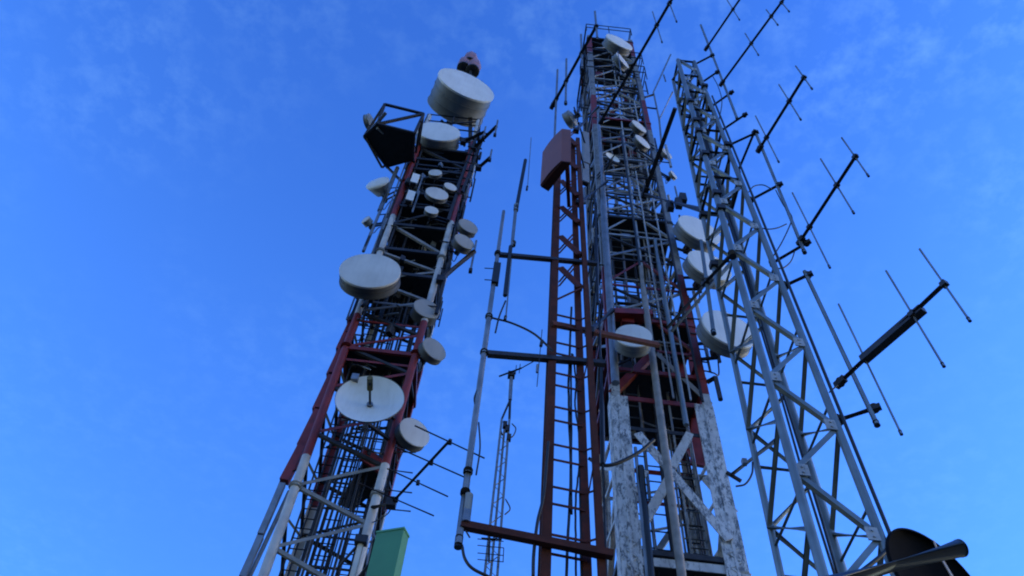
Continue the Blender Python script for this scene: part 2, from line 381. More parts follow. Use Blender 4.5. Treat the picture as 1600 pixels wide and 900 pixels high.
# cantilever platform at the top left
zc = zpx(590, 250, 10)
fl = [PZ(*p, zc) for p in ((569, 213), (590, 194), (645, 208), (640, 250), (606, 262))]
top = [PZ(*p, zc + 1.15) for p in ((601, 163), (662, 178))]
for q_ in (2, 3): fl[q_].x = T1.xl(zc) + .05
for a, b in ((fl[2], T1.c(0, zc)), (fl[3], T1.c(0, zc)), (fl[3], T1.c(3, zc)), (top[1], T1.c(0, zc + 1.15)), (top[1] + Vector((0, 0, -.5)), T1.c(0, zc + .6)), (fl[4], T1.c(0, zc - 1.3))): MB().bar(a, b, .06, .06).build('frame_bar', M_DARK, T1.root)
o = MB().prism(fl, .05).build('cantilever_platform', M_GRATE, T1.root)
for a, b in ((fl[0], fl[4]), (fl[0], fl[1]), (fl[1], top[0]), (top[0], top[1]), (top[1], fl[2]), (fl[1], top[1]), (fl[1], fl[2]), (fl[0], top[0])):
    MB().bar(a, b, .07, .07).build('frame_bar', M_DARK, o)
for a, b in (((571, 215), (597, 262)), ((589, 200), (640, 244)), ((597, 262), (618, 246))):
    MB().bar(PZ(*a, zc - .08), PY(*b, 10), .05, .05).build('frame_bar', M_GALV if a[0] == 589 else M_DARK, o)
MB().bar(PZ(571, 214, zc + .1), PZ(603, 176, zc + .3), .09, .09).build('frame_bar', M_GALV, o)
for k in range(44):
    z = random.uniform(14.5, 24.6); sx = random.choice((-1, 1)); x0 = (T1.xr(z) if sx > 0 else T1.xl(z)) + sx * random.uniform(.10, .26); y = random.uniform(9.9, 10.8)
    T1.cable([(x0, y, z), (x0, y, z + random.uniform(.4, 1.5))], random.choice((.015, .025, .04)), random.choice((M_GALV, M_DARK, M_BLK, M_DARK)), 'bracket_pipe', 0)
    T1.cable([(x0, y, z + .25), (x0 - sx * .3, y, z + .25)], .018, M_DARK, 'tie_bar', 0)
for k in range(34):
    z = random.uniform(14, 24.5); p = Vector((T1.xl(z) + random.uniform(.1, 1.3), random.uniform(9.85, 10.9), z)); q = random.uniform(.06, .17)
    MB().box(p, q, q * .7, q * 1.7, random.random()).build('junction_box', random.choice((M_DARK, M_GALV, M_DARK, M_WHITE2)), T1.root)
for k in range(16):
    z = random.uniform(15, 23.5); x0 = T1.xl(z) + random.uniform(.05, .8); y = random.uniform(9.9, 10.9)
    T1.cable([(x0, y, z), (x0 + random.uniform(.2, .55), y, z + random.uniform(-.15, .25))], random.choice((.014, .022)), random.choice((M_GALV, M_DARK, M_T1B)), 'tie_bar', 0)
for X, r_ in ((-.12, .035), (-.2, .02), (.12, .03)):
    T1.cable([(T1.xl(14) + X, 10.02, 14.6), (T1.xl(22) + X, 10.02, 23.2)], r_, (M_DARK if X > -.15 else M_GALV), 'riser_pipe', .008)
T1.zig(0, 23.2, .8, 25.5, .05, horiz=True); T1.zig(1, 23.2, .8, 25.5, .05, horiz=True); T1.rail(24.6, 1.0, .08)
zr0, zr1, zr2, zr3 = z1(722, 474, 10), z1(492, 552, 10), z1(340, 611, 10), z1(215, 655, 10)
for k, b_ in enumerate(T1.braces):
    zm_ = (b_[0].z + b_[1].z) / 2
    if b_[4] is M_T1B and zr0 < zm_ < zr1: T1.braces[k] = b_[:4] + ((M_RED, M_DARK)[k % 2],) + b_[5:]
    elif b_[4] is M_T1B and zm_ > zr2: T1.braces[k] = b_[:4] + (M_DARK,) + b_[5:]
for k in range(30):
    z = random.uniform(11.5, 17.5); x0 = T1.xl(z) + random.uniform(.0, .9); y = random.uniform(9.95, 11)
    T1.cable([(x0, y, z), (x0 + random.uniform(.15, .5), y + random.uniform(-.1, .1), z + random.uniform(-.25, .25))], random.choice((.012, .02, .028)), random.choice((M_DARK, M_DARK, M_GALV)), 'tie_bar', 0)
T1.finish()

# ============ rusty ladder mast, centre
T2 = Tower('rusty_ladder_mast', 'slim rust red triangular ladder mast standing left of the middle tower', ((853, 887), (874, 215)), ((941, 887), (903, 215)), 7.5, .8, 19.5, M_RUST, M_RUST, .09)
zt = zpx(874, 212, 7.5)
def t2c(i, z):
    if i < 2: return T2.c(i, z)
    xx = (T2.xl(z) * .24 + T2.xr(z) * .76); return Vector((xx, 7.5 + .10, z))
for i, w_ in ((0, .115), (1, .085), (2, .10)):
    mb = MB(); P = [t2c(i, zt * k / 6) for k in range(7)]
    for k in range(6):
        a, b = P[k], P[k + 1]; t = .014
        mb.bar(a, b, w_, t, (0, 1, 0)); mb.bar(a + Vector((-w_ / 2 + .003, w_ / 2, 0)), b + Vector((-w_ / 2 + .003, w_ / 2, 0)), t, w_ - .02, (0, 1, 0))
        if i == 0: mb.bar(a + Vector((-.06, .12, 0)), b + Vector((-.06, .12, 0)), .04, .03, (0, 1, 0))
    mb.build('leg', M_RUST2 if i < 2 else M_RUST, T2.root)
zs = [VZ(.72, 7.5, y) for y in (866, 812, 780, 733, 702, 662, 640, 600, 575, 545, 520, 497, 470)]
z = .9; k = 0
while z < zpx(868, 470, 7.5):
    T2.brace(t2c(0, z) + Vector((0, .02, 0)), t2c(2, z) + Vector((0, -.02, 0)), .036, 'rung', M_RUST)
    if k % 2: T2.brace(t2c(2, z + .01), t2c(1, z + .01), .03, 'crossbar', M_RUST2)
    if k % 6 == 2: T2.brace(t2c(2, z), t2c(1, z + .9), .02, 'brace', M_RUST, True)
    z += .46 if k % 2 else .27; k += 1
for (a, b) in (((876, 281), (903, 304)), ((876, 322), (904, 346)), ((875, 368), (905, 396)), ((875, 417), (906, 447)), ((877, 240), (902, 262)), ((878, 205), (901, 226))):
    A, B = PY(*a, 7.48), PY(*b, 7.48)
    T2.brace(A, B, .13, 'plate_brace', M_RUST); T2.brace(Vector((A.x, 7.53, B.z + .15)), Vector((B.x, 7.6, A.z + .55)), .03, 'brace', M_RUST); T2.brace(Vector((A.x, 7.53, B.z + .02)), Vector((B.x, 7.6, A.z + .4)), .03, 'brace', M_RUST)
T2.brace(T2.c(0, zpx(870, 470, 7.5)), t2c(1, zpx(905, 445, 7.5)), .04, 'brace', M_RUST)
for x0, x1, y0, y1, r in ((885, 893, 900, 480, .018), (905, 900, 640, 900, .014), (893, 907, 560, 690, .014)):
    A, B = PY(x0, y0, 7.62), PY(x1, y1, 7.62); T2.cable(curve([A - Vector((0, 0, 3)), A, A.lerp(B, .3) + Vector((.03, 0, 0)), A.lerp(B, .6) + Vector((-.02, 0, 0)), B]), r, M_BLK, 'feeder_cable', .004, .5)
P = curve([PY(*p, 7.45) for p in ((833, 903), (834, 865), (840, 815), (850, 770), (857, 690))]); T2.cable(P, .02, M_BLK, 'feeder_cable', 0, 9)
for y0, y1, x0, x1, r in ((330, 475, 931, 934, .03), (470, 560, 936, 938, .02), (560, 725, 939, 942, .035), (725, 905, 942, 948, .016)):
    A, B = PY(x0, y0, 7.9), PY(x1, y1, 7.9); T2.cable([A, B], r, M_BLK, 'feeder_cable', 0)
T2.finish()

# ============ middle tower
T3 = Tower('lattice_tower', 'large middle lattice tower with flaking white lower legs and red section above', ((974, 890), (921, 100)), ((1163, 875), (1006, 150)), 10.5, 1.0, 36.5, M_T3, M_GALV, .2)
zS = zpx(948, 618, 10.5); zT = 38.0
for i in range(4):
    T3.leg(i, 0, zS, (.29, .33, .24, .22)[i], m=M_BLOT, name='lower_leg'); T3.leg(i, zS, zT, .17 if i < 2 else .14, m=M_T3, name='upper_leg')
zH = zpx(990, 874, 10.5)
# lower legs are built up: flange strips, seams and lacing
for i in (0, 1, 2, 3):
    sx = 1 if i in (0, 3) else -1; W = (.29, .33, .24, .22)[i]
    for t, wd, pr in ((.04, .07, .03), (.46, .05, .045), (.95, .07, .03)):
        P0, P1 = T3.c(i, 0), T3.c(i, zS)
        o_ = Vector((sx * W * t, -pr, 0)); MB().bar(P0 + o_, P1 + o_, wd, .03, (0, 1, 0)).build('flange_strip', M_BLOT, T3.root)
    if i < 2:
        for k in range(8):
            p = T3.c(i, 4.2 + k * 1.3) + Vector((sx * W / 2, -.028, 0)); MB().box(p, W, .02, .16).build('splice_plate', M_BLOT, T3.root)
        z = 6.5; k = 0
        while z < zH + .3:
            p, q = T3.c(i, z) + Vector((sx * W * (.2 if k % 2 else .8), -.05, 0)), T3.c(i, z + .14) + Vector((sx * W * (.8 if k % 2 else .2), -.05, 0))
            MB().bar(p, q, .03, .012, (0, 1, 0)).build('lacing_bar', M_BLOTC, T3.root); z += .14; k += 1
T3.brace(T3.c(0, zH), T3.c(1, zH), .16, 'crossbar', M_BLOTC); T3.brace(T3.c(3, zH), T3.c(2, zH), .16, 'crossbar', M_GALV)
T3.brace(PY(996, 676, 10.40), PY(1140, 843, 10.40), .17, 'brace', M_BLOT); T3.brace(PY(1078, 676, 10.46), PY(1050, 728, 10.46), .15, 'brace', M_BLOTC); T3.brace(PY(1052, 735, 10.46), PY(984, 853, 10.46), .15, 'brace', M_BLOTC)
T3.brace(T3.c(3, zpx(972, 743, 11)), T3.c(2, zH), .12, 'brace', M_GALV); T3.brace(T3.c(2, zS - .6), T3.c(3, zH), .12, 'brace', M_GALV)
for f in (1, 3): T3.zig(f, zH, (zS - zH) / 2, zS - .1, .12, start=f, m=M_BLOTC)
for f in range(4): T3.zig(f, .3, (zH - .3) / 3, zH - .1, .16, start=f, horiz=True, m=M_BLOTC)
T3.plat(zH + .2, 0)
for t in (.25, .5, .75):                 # secondary struts of the lower panel
    za_ = zH + (zS - zH) * t
    T3.brace(T3.c(0, za_) + Vector((0, .05, 0)), T3.c(3, za_ + .5), .07, 'brace', M_BLOTC); T3.brace(T3.c(1, za_) + Vector((0, .05, 0)), T3.c(2, za_ + .5), .07, 'brace', M_BLOTC)
    T3.brace(T3.c(3, za_), T3.c(2, za_ + .7), .06, 'brace', M_GALVL)
T3.brace(PY(984, 790, 10.5), PY(1010, 735, 10.5), .09, 'brace', M_BLOT); T3.brace(PY(972, 742, 10.5), PY(1000, 782, 10.5), .09, 'brace', M_BLOTC); T3.brace(PY(1150, 800, 10.5), PY(1102, 745, 10.5), .09, 'brace', M_BLOT)
for f in range(4):
    i, j = ((0, 1), (1, 2), (3, 2), (0, 3))[f]; T3.brace(T3.c(i, zS), T3.c(j, zS), .12, 'crossbar', M_RED); T3.brace(T3.c(i, zS - .85), T3.c(j, zS - .85), .09, 'crossbar', M_RED if f == 2 else M_DARK)
zK = zpx(1024, 548, 10.5); mid = (T3.c(0, zK) + T3.c(1, zK)) / 2
T3.brace(mid, T3.c(0, zS + .1), .16, 'brace', M_RED); T3.brace(mid, T3.c(1, zS + .1), .11, 'brace', M_T1B)
T3.plat(zS + .9, 0, side=M_RED)
z = zK; dz = 1.22; k = 0
while z < zT - 1:
    md = z < zpx(1060, 430, 10.5)
    mA = M_RED if (md and k % 2 == 0) else (M_GALVL if k % 3 else M_GALV)
    for f in range(4):
        i, j = ((0, 1), (1, 2), (3, 2), (0, 3))[f]; out = ((0, -1, 0), (1, 0, 0), (0, 1, 0), (-1, 0, 0))[f]
        a, b, c_, d = T3.c(i, z), T3.c(j, z), T3.c(i, z + dz), T3.c(j, z + dz); mm_ = (c_ + d) / 2
        T3.brace(a, b, .07, 'crossbar', M_DARK if k % 2 else mA, out=out)
        if f in (0, 2): T3.brace(a + Vector((0, .2, dz / 2)), b + Vector((0, .2, dz / 2)), .045, 'crossbar', M_GALVL, out=out); T3.brace((a + b) / 2, (c_ + d) / 2, .04, 'brace', M_GALVL, out=out)
        ms_ = mA if f == 0 else (M_GALV if f % 2 else M_GALVL)
        if k % 2: T3.brace(a, d, .07, 'brace', ms_, out=out); T3.brace(b, c_, .05, 'brace', M_DARK, out=out)
        else: T3.brace(a, mm_, .06, 'brace', ms_, out=out); T3.brace(b, mm_, .06, 'brace', ms_, out=out)
    z += dz; k += 1
for y, m_ in ((492, M_RED), (335, None), (183, M_RED), (60, None)): T3.plat(zpx(930, y, 10.5), .02, side=m_)
MB().bar(PY(950, 491, 10.3), PY(1018, 494, 10.3), .25, .18).build('red_girder', M_RED, T3.root)
for y, h in ((118, 1.5), (95, 1.4), (46, 1.0)): T3.rail(zpx(925, y, 10.4), h, .28 if y > 50 else .05)
# inner ladders and feeders
T3.ladder(lambda z: 3.9, 11.9, 0, 34, .42, .33, .016, M_GALV, 'ladder')
for dx_, y, st, m_ in ((.5, 10.9, .35, M_GALV), (.95, 11.5, .4, M_DARK), (1.45, 11.0, .4, M_GALVL), (1.75, 12.1, .4, M_DARK)):
    T3.ladder(lambda z, d=dx_: T3.xl(z) + d, y, 2 + 3 * random.random(), 35, .3, st, .016, m_)
for k in range(13):
    d = .15 + random.random() * 1.7; y = 10.65 + random.random() * 1.7; zb = random.choice((0, 0, 9, 14)); zt_ = random.uniform(18, 36)
    T3.cable([(T3.xl(0) + d, y, zb), (T3.xl(zt_) + d * .95, y, zt_)], random.choice((.015, .02, .03)), random.choice((M_BLK, M_GALVL, M_DARK, M_GALV)))
# pipes in front of the tower
for (a, b, r, m_, nm) in (((938, 172), (950, 480), .055, M_GALV, 'riser_pipe'), ((944, 295), (957, 598), .085, M_GALV, 'riser_pipe'), ((1020, 420), (1036, 905), .075, M_T1B, 'riser_pipe'),
                          ((1037, 376), (1053, 662), .055, M_GALV4, 'riser_pipe'), ((928, 300), (936, 430), .03, M_BLK, 'riser_pipe'), ((1009, 730), (1009, 905), .06, M_BLK, 'riser_pipe'), ((1000, 700), (1003, 905), .03, M_GALV, 'riser_pipe')):
    A, B = PY(*a, 10.2), PY(*b, 10.2); A.x = B.x = (A.x + B.x) / 2; T3.cable([A, B], r, m_, nm, 0)
# red hanging shapes inside, lower right
for a, b, w_ in (((1092, 615), (1092, 728), .34), ((1108, 690), (1098, 726), .14), ((1076, 700), (1090, 722), .14), ((1058, 540), (1066, 608), .20), ((1076, 530), (1086, 600), .14), ((1066, 512), (1072, 560), .12)):
    A, B = PY(*a, 11.6), PY(*b, 11.6); MB().bar(A, B, w_, .08, (0, 1, 0)).build('red_bracket', M_RED, T3.root)
for k in range(30):                      # brackets, short pipes and tie bars in and on the frame
    z = random.uniform(13, 36); y = random.uniform(10.35, 12.4); x0 = T3.xl(z) + random.uniform(0, 1.1); r_ = random.choice((.02, .03, .045))
    T3.cable([(x0, y, z), (x0 + random.uniform(.4, 1.0), y + random.uniform(-.2, .2), z + random.uniform(-.3, .3))], r_, random.choice((M_GALVL, M_DARK, M_GALV)), 'tie_bar', 0)
for k in range(26):
    z = random.uniform(14, 35); sx = random.choice((-1, 1, 1)); x0 = (T3.xr(z) if sx > 0 else T3.xl(z)) + sx * random.uniform(.12, .38); y = random.uniform(10.3, 11.2)
    T3.cable([(x0, y, z), (x0, y, z + random.uniform(.5, 1.8))], random.choice((.02, .03, .045)), random.choice((M_GALVL, M_DARK, M_GALV, M_DARK)), 'bracket_pipe', 0)
    T3.cable([(x0, y, z + .3), (x0 - sx * .4, y, z + .3)], .02, M_DARK, 'tie_bar', 0)
for k in range(34):                      # splitters, clamps and junction boxes inside the frame
    z = random.uniform(15, 35); p = Vector((T3.xl(z) + random.uniform(.1, 1.8), random.uniform(10.4, 12.0), z)); q = random.uniform(.12, .3)
    MB().box(p, q, q * .7, q * 1.5).build('junction_box', random.choice((M_DARK, M_DARK, M_GALV, M_DARK, M_RED)), T3.root)
o = MB().tube([PZ(1105, 597, zS + .3), PZ(1118, 590, zS + .3)], .05, 8).tube([PZ(1118, 590, zS + .3), PZ(1118, 590, zS + .3) - Vector((0, 0, .65))], .05, 8).build('bracket_pipe', M_DARK, T3.root)
for k, X in enumerate((1.2, .9, 1.55, 1.78)):
    T3.cable([(T3.xl(10) + X, 10.38, zS), (T3.xl(30) + X, 10.38, 24 + 3 * k)], .022 + .01 * (k % 2), (M_GALVL, M_BLK, M_GALVL, M_DARK)[k], 'riser_pipe', .005)
T3.finish()

# ============ grey galvanised tower, right
T4 = Tower('lattice_tower', 'galvanised grey tubular lattice tower at the right carrying the yagi antennas', ((1284, 890), (1063, 107)), ((1396, 890), (1087, 103)), 5.0, 1.35, 18.0, M_GALV4, M_GALV4, .085)
zt4 = 17.9
for i in range(4): T4.leg(i, 0, zt4, (.082, .076, .098, .066)[i], rnd=True)
f0 = VZ(2.6, 5, 738); f1 = VZ(3.18, 5, 839)
print('T4 nodes', f0, f1, VZ(2.62, 5, 592), VZ(2.65, 5, 494), VZ(3.15, 5, 675), VZ(3.15, 5, 543))
for f, st in ((0, 1), (1, 0), (2, 1), (3, 0)):
    T4.zig(f, f1 - .63 * 8, .63, zt4 - .3, .05 if f != 2 else .055, start=st, rnd=(f != 0), m=M_GALV4)
for z in [f0 + 1.26 * k for k in range(-4, 9)]:
    T4.brace(T4.c(3, z - .5), T4.c(2, z - .5), .035, 'crossbar', None, True); T4.brace(T4.c(0, z - .2), T4.c(3, z - .2), .03, 'crossbar', None, True); T4.brace(T4.c(1, z - .3), T4.c(2, z - .3), .03, 'crossbar', None, True)
for z in (zt4 - .02, zt4 - .9, zt4 - 1.8, zt4 - 2.7, zt4 - 3.6, zt4 - 4.5, zt4 - 5.4):
    for i in range(4): T4.brace(T4.c(i, z), T4.c((i + 1) % 4, z), .045, 'crossbar', M_DARK, True)
for z in [f1 + .63 * k for k in range(0, 18)]:
    for i in (0, 1):
        p = T4.c(i, z); MB().tube([p - Vector((0, 0, .03)), p + Vector((0, 0, .03))], .052, 10).build('weld_collar', M_GALV4, T4.root) if False else None
for k in range(14):
    for i, zz_ in ((1, f1 + 1.26 * k - 2.52), (0, f1 + .63 + 1.26 * k - 2.52)):
        if zz_ < zt4 - .4: sx = 1 if i == 0 else -1; p = T4.c(i, zz_) + Vector((sx * .07, -.025, 0)); MB().box(p, .11, .012, .13).tube([p + Vector((0, -.016, .03)), p + Vector((0, .01, .03))], .012, 6).tube([p + Vector((0, -.016, -.03)), p + Vector((0, .01, -.03))], .012, 6).build('node_plate', M_GALVL, T4.root)
P = [T4.c(1, z) + Vector((.07, -.03, 0)) for z in [zt4 - 2 - k * .9 for k in range(12)]]
P += [PY(1390, 835, 4.95), PY(1386, 858, 4.95), PY(1360, 882, 4.95), PY(1320, 910, 4.95)]
MB().tube(curve(P, 4), .017, 8).build('feeder_cable', M_BLK, T4.root)
for k in range(4):
    zb = 2; T4.cable([T4.c(2, zb) + Vector((-.1 - .05 * k, -.1, 0)), T4.c(2, 10) + Vector((-.08 - .04 * k, -.1, 0)), T4.c(2, 16) + Vector((-.05 - .02 * k, -.05, 0))], .014, M_BLK) if k < 2 else T4.cable([T4.c(0, 9.5) + Vector((.1 + .04 * k, .2, 0)), T4.c(0, 16.5) + Vector((.08 + .02 * k, .1, 0))], .016, M_BLK)
for k in range(14):
    z = 11 + k * .45; p = T4.c(random.choice((0, 1, 2, 3)), z); MB().box(p + Vector((0, -.02, 0)), .11, .10, .10).build('clamp', M_DARK, T4.root)
T4.finish()

# ============ guyed pipe mast left of the rusty mast
root = thing('pipe_mast', PY(715, 850, 7.4), 'slender grey pipe mast held off the rusty ladder mast by three bars', 'mast')
A = PY(716, 852, 7.4); B = PY(787, 330, 7.4); xm = A.x; print('pipe', A, B)
def pm(y): 
    t = (850 - y) / 520; X = A.x + (B.x - A.x) * t; return Vector((X, 7.4, VZ(X, 7.4, y)))
tubeo('pole', [pm(850), pm(700), pm(560), pm(490)], .042, M_GALV, root, 10, .04); tubeo('pole_top', [pm(490), pm(390), pm(330)], .038, M_GALV, root, 10, .03)
tubeo('sleeve', [pm(846) + Vector((.05, -.03, .25)), pm(775) + Vector((.05, -.03, 0))], .05, M_GALV, root, 10)
tubeo('end_cap', [pm(856), pm(838)], .046, M_BLK, root, 10)
for y in (740, 773, 553, 497, 398): tubeo('clamp', [pm(y), pm(y) + Vector((0, 0, .07))], .06, M_DARK, root, 8)
def hbar(a, b, ya, yb, wd, m, nm='standoff_bar', parent=None):
    return MB().bar(PY(*a, ya), PY(*b, yb), wd, wd).build(nm, m, parent or root)
hbar((780, 398), (932, 412), 7.4, 7.6, .075, M_BOOM); hbar((762, 553), (945, 568), 7.4, 7.6, .085, M_BOOM); hbar((720, 820), (958, 867), 7.4, 7.45, .09, M_RUST2); hbar((850, 848), (940, 870), 7.5, 7.5, .05, M_RUST)
tubeo('stay_rod', curve([PY(*p, 7.4) for p in ((770, 497), (800, 505), (835, 522), (864, 549))]), .018, M_DARK, root, 6)
MB().box(pm(428) + Vector((.02, 0, 0)), .12, .1, .6).build('junction_box', M_BLK, root)
for y in (420, 438): MB().tube([pm(y), PZ(pm and 757, y - 1, pm(y).z)], .01, 6).build('spike', M_DARK, root)
for pts, r in ((((745, 640), (741, 622), (750, 600), (752, 590)), .011), (((744, 742), (750, 700), (748, 660)), .011), (((722, 852), (726, 872), (738, 888), (765, 902)), .018), (((790, 470), (780, 495), (774, 520)), .014), (((727, 828), (734, 840)), .01)):
    MB().tube(curve([PY(*p, 7.38) for p in pts]), r, 6).build('coax_cable', M_BLK, root)
r2_ = thing('whip_antenna', PY(790, 462, 7.35), 'sleeved dipole whip antenna clamped to the top of the pipe mast', 'antenna')
V = lambda x, y: PY(x, y, 7.35)
tubeo('lower_tube', [V(789, 462), V(798, 385)], .035, M_BLK, r2_); tubeo('middle_tube', [V(800, 385), V(806, 325)], .03, M_GALV, r2_); tubeo('upper_tube', [V(807, 325), V(821, 250)], .036, M_BLK, r2_, 10)
tubeo('thin_rod', [V(824, 296), V(830, 215)], .008, M_GALV, r2_); tubeo('rod_tip', [V(823, 297), V(824, 291)], .022, M_BLK, r2_); tubeo('collar', [V(806, 329), V(807, 320)], .048, M_GALV4, r2_)
tubeo('side_rod', [V(790, 500), V(799, 405)], .012, M_GALV, r2_); tubeo('rod_tip', [V(789, 500), V(790, 494)], .024, M_BLK, r2_); tubeo('connector', [V(802, 384), V(803, 378)], .04, M_BLK, r2_)
r2_ = thing('dipole_antenna', PY(843, 560, 7.3), 'tiny hanging dipole near the curved stay rod of the pipe mast', 'antenna')
V = lambda x, y: PY(x, y, 7.3)
tubeo('rod', [V(839, 604), V(847, 515)], .006, M_DARK, r2_); tubeo('insulator', [V(845, 541), V(847, 532)], .025, M_DARK, r2_); tubeo('sleeve', [V(839, 582), V(840, 570)], .018, M_GALV, r2_)

# ============ distant thin mast
root = thing('distant_mast', PY(770, 1400, 26), 'thin distant lattice mast seen between pipe mast and rusty ladder mast', 'mast')
Y5 = 26
a, b, c_, d = PY(757, 900, Y5), PY(784, 655, Y5), PY(777, 900, Y5), PY(796, 655, Y5)
def ext0(p, q, z): return p + (q - p) * ((z - p.z) / (q.z - p.z))
for p, q, yo in ((a, b, 0), (c_, d, 0), ((a + c_) / 2, (b + d) / 2, .5)):
    o_ = Vector((0, yo, 0)); tubeo('leg', [ext0(p, q, 0) + o_, q + o_], .05, M_GALV, root, 6)
mb = MB(); z = 4; k = 0
while z < b.z - .5:
    p, q = ext0(a, b, z), ext0(c_, d, z + .5)
    if k % 2: p, q = ext0(c_, d, z), ext0(a, b, z + .5)
    mb.tube([p, q], .022, 5); z += .5; k += 1
mb.build('lacing', M_GALV, root)
tp = PY(797, 625, Y5); tubeo('mast_head', [b, tp], .05, M_DARK, root, 6); tubeo('mast_head', [d, tp], .06, M_DARK, root, 6); tubeo('top_pole', [tp, PY(799, 590, Y5)], .09, M_GALV, root, 8)
for pts in (((784, 655), (782, 668), (785, 680)), ((800, 662), (806, 670), (801, 682), (792, 684)), ((790, 780), (797, 795), (789, 804))):
    MB().tube(curve([PY(*p, Y5) for p in pts]), .03, 6).build('coax_cable', M_BLK, root)
for p in ((793, 670), (789, 664), (795, 684)): MB().box(PY(*p, Y5), .2, .2, .35).build('junction_box', M_DARK, root)
r2_ = thing('yagi_antenna', PY(799, 587, Y5), 'small dark antenna boom on top of the thin distant mast', 'antenna')
zz = PY(799, 586, Y5).z; tubeo('boom', [PZ(780, 588, zz), PZ(815, 575, zz)], .05, M_DARK, r2_, 6); tubeo('boom_tip', [PZ(815, 575, zz), PZ(835, 564, zz)], .03, M_DARK, r2_, 6); MB().box(PY(799, 586, Y5), .35, .3, .3).build('mount', M_DARK, r2_)
for p in ((806, 578), (812, 576)): 
    q = PZ(*p, zz); tubeo('element', [q - Vector((0, .3, 0)), q + Vector((0, .3, 0))], .02, M_DARK, r2_, 5)
r2_ = thing('television_antenna', PY(765, 835, Y5), 'faint comb shaped television antenna low on the thin distant mast', 'antenna')
tubeo('boom', [PY(765, 835, Y5 - .3), PY(764, 878, Y5 - .3)], .04, M_DARK, r2_, 6)
for y in (842, 852, 864, 874): tubeo('element', [PY(746, y, Y5 - .3), PY(787, y + 4, Y5 - .3)], .018, M_DARK, r2_, 5)
tubeo('side_rod', [PY(787, 856, Y5 - .3), PY(786, 878, Y5 - .3)], .02, M_DARK, r2_, 5)
tubeo('reflector', [PY(752, 841, Y5 - .3), PY(784, 843, Y5 - .3)], .04, M_DARK, r2_, 5)

# ------------------------------------------------------------------ dishes
def dish(label, face, back, rpx, Y, tower, mf, md, group='drum dishes on the towers', kind='drum', leg=None, rear=.55, name='microwave_drum_dish', dmax=None, bracket=True):
    F = PY(*face, Y); B = PZ(*back, F.z); a = F - B; Dp = a.length; a.normalize()
    if dmax and Dp > dmax: Dp = dmax
    r = rpx * depth(F) / FPX
    root = thing(name, F - a * Dp, label, 'dish antenna', group)
    if kind == 'drum':
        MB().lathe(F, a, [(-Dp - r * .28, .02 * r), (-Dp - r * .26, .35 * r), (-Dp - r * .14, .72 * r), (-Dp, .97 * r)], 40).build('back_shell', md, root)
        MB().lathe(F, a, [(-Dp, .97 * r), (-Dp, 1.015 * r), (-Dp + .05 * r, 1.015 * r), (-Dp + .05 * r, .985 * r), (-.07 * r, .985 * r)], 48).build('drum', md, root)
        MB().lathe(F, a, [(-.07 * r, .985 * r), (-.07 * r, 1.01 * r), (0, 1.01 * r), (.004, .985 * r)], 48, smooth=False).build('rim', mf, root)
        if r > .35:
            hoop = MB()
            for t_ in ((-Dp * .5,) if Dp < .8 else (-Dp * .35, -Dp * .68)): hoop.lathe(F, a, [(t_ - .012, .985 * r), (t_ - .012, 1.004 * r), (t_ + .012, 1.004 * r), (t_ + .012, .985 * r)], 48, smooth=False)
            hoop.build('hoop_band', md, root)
        MB().lathe(F, a, [(.002, .99 * r), (.02 * r, .7 * r), (.028 * r, .35 * r), (.03 * r, .001)], 48).build('radome', mf, root)
    elif kind == 'cone':
        MB().lathe(F, a, [(-Dp - .1 * r, .02 * r), (-Dp, .5 * r), (-.35 * r, .85 * r), (-.06 * r, 1.0 * r)], 40).build('back_shell', md, root)
        MB().lathe(F, a, [(-.06 * r, 1.0 * r), (0, 1.02 * r), (.10 * r, .5 * r), (.2 * r, .001)], 40).build('radome', mf, root)
    elif kind == 'bowl':
        q = [(-.30 * r * (1 - t * t), r * t + .001) for t in (0, .2, .4, .6, .8, .92, 1)]
        MB().lathe(F, a, q, 56).build('reflector', mf, root)
        MB().lathe(F, a, [(d - .02, rr) for d, rr in q[::-1]] , 56).build('back_shell', md, root)
        MB().lathe(F, a, [(-.02, r), (-.02, 1.012 * r), (.012, 1.012 * r), (.0, r)], 56, smooth=False).build('rim', md, root)
    b = F - a * (Dp + r * .2 if kind != 'bowl' else .3 * r)
    if bracket and tower is not None:
        # mount: short pipe behind the dish and an arm reaching the nearest leg
        best = min(range(4) if leg is None else [leg], key=lambda i: (tower.c(i, b.z) - b).length); L_ = tower.c(best, b.z)
        pr = max(.022, min(.05, r * .06)); q = b - a * r * .28
        MB().tube([q - Vector((0, 0, r * .7)), q + Vector((0, 0, r * .7))], pr, 8).tube([b + a * .05, q], pr * 1.6, 8).build('mount_pipe', M_GALV, root)
        for s_ in (-.45, .45): MB().bar(q + Vector((0, 0, s_ * r)), L_ + Vector((0, 0, s_ * r)), pr * 1.6, pr * 1.6).build('mount_arm', M_DARK, root)
        MB().box(q - a * pr * 2, pr * 5, pr * 5, pr * 6, math.atan2(a.y, a.x)).build('clamp', M_DARK, root)
        MB().tube(curve([b, q + Vector((.0, .04, -.35 * r)), q - a * .15 + Vector((0, 0, -1.1 * r)), (q + L_) / 2 + Vector((0, 0, -1.25 * r)), L_ + Vector((0, .1, -1.0 * r)), L_ + Vector((0, .1, -1.0 * r - .8))]), max(.011, min(.022, r * .03)), 6).build('feeder_cable', M_BLK, root)
    return root, F, a, r
G1 = 'drum dishes on the red and white tower'
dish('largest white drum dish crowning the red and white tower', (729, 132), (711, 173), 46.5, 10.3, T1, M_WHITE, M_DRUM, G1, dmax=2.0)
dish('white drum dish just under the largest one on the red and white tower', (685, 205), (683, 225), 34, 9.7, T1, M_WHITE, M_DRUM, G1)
dish('small conical white dish jutting left from the upper red and white tower', (590, 286), (597, 303), 19, 9.9, T1, M_WHITE, M_DRUM, G1, 'cone', dmax=.5)
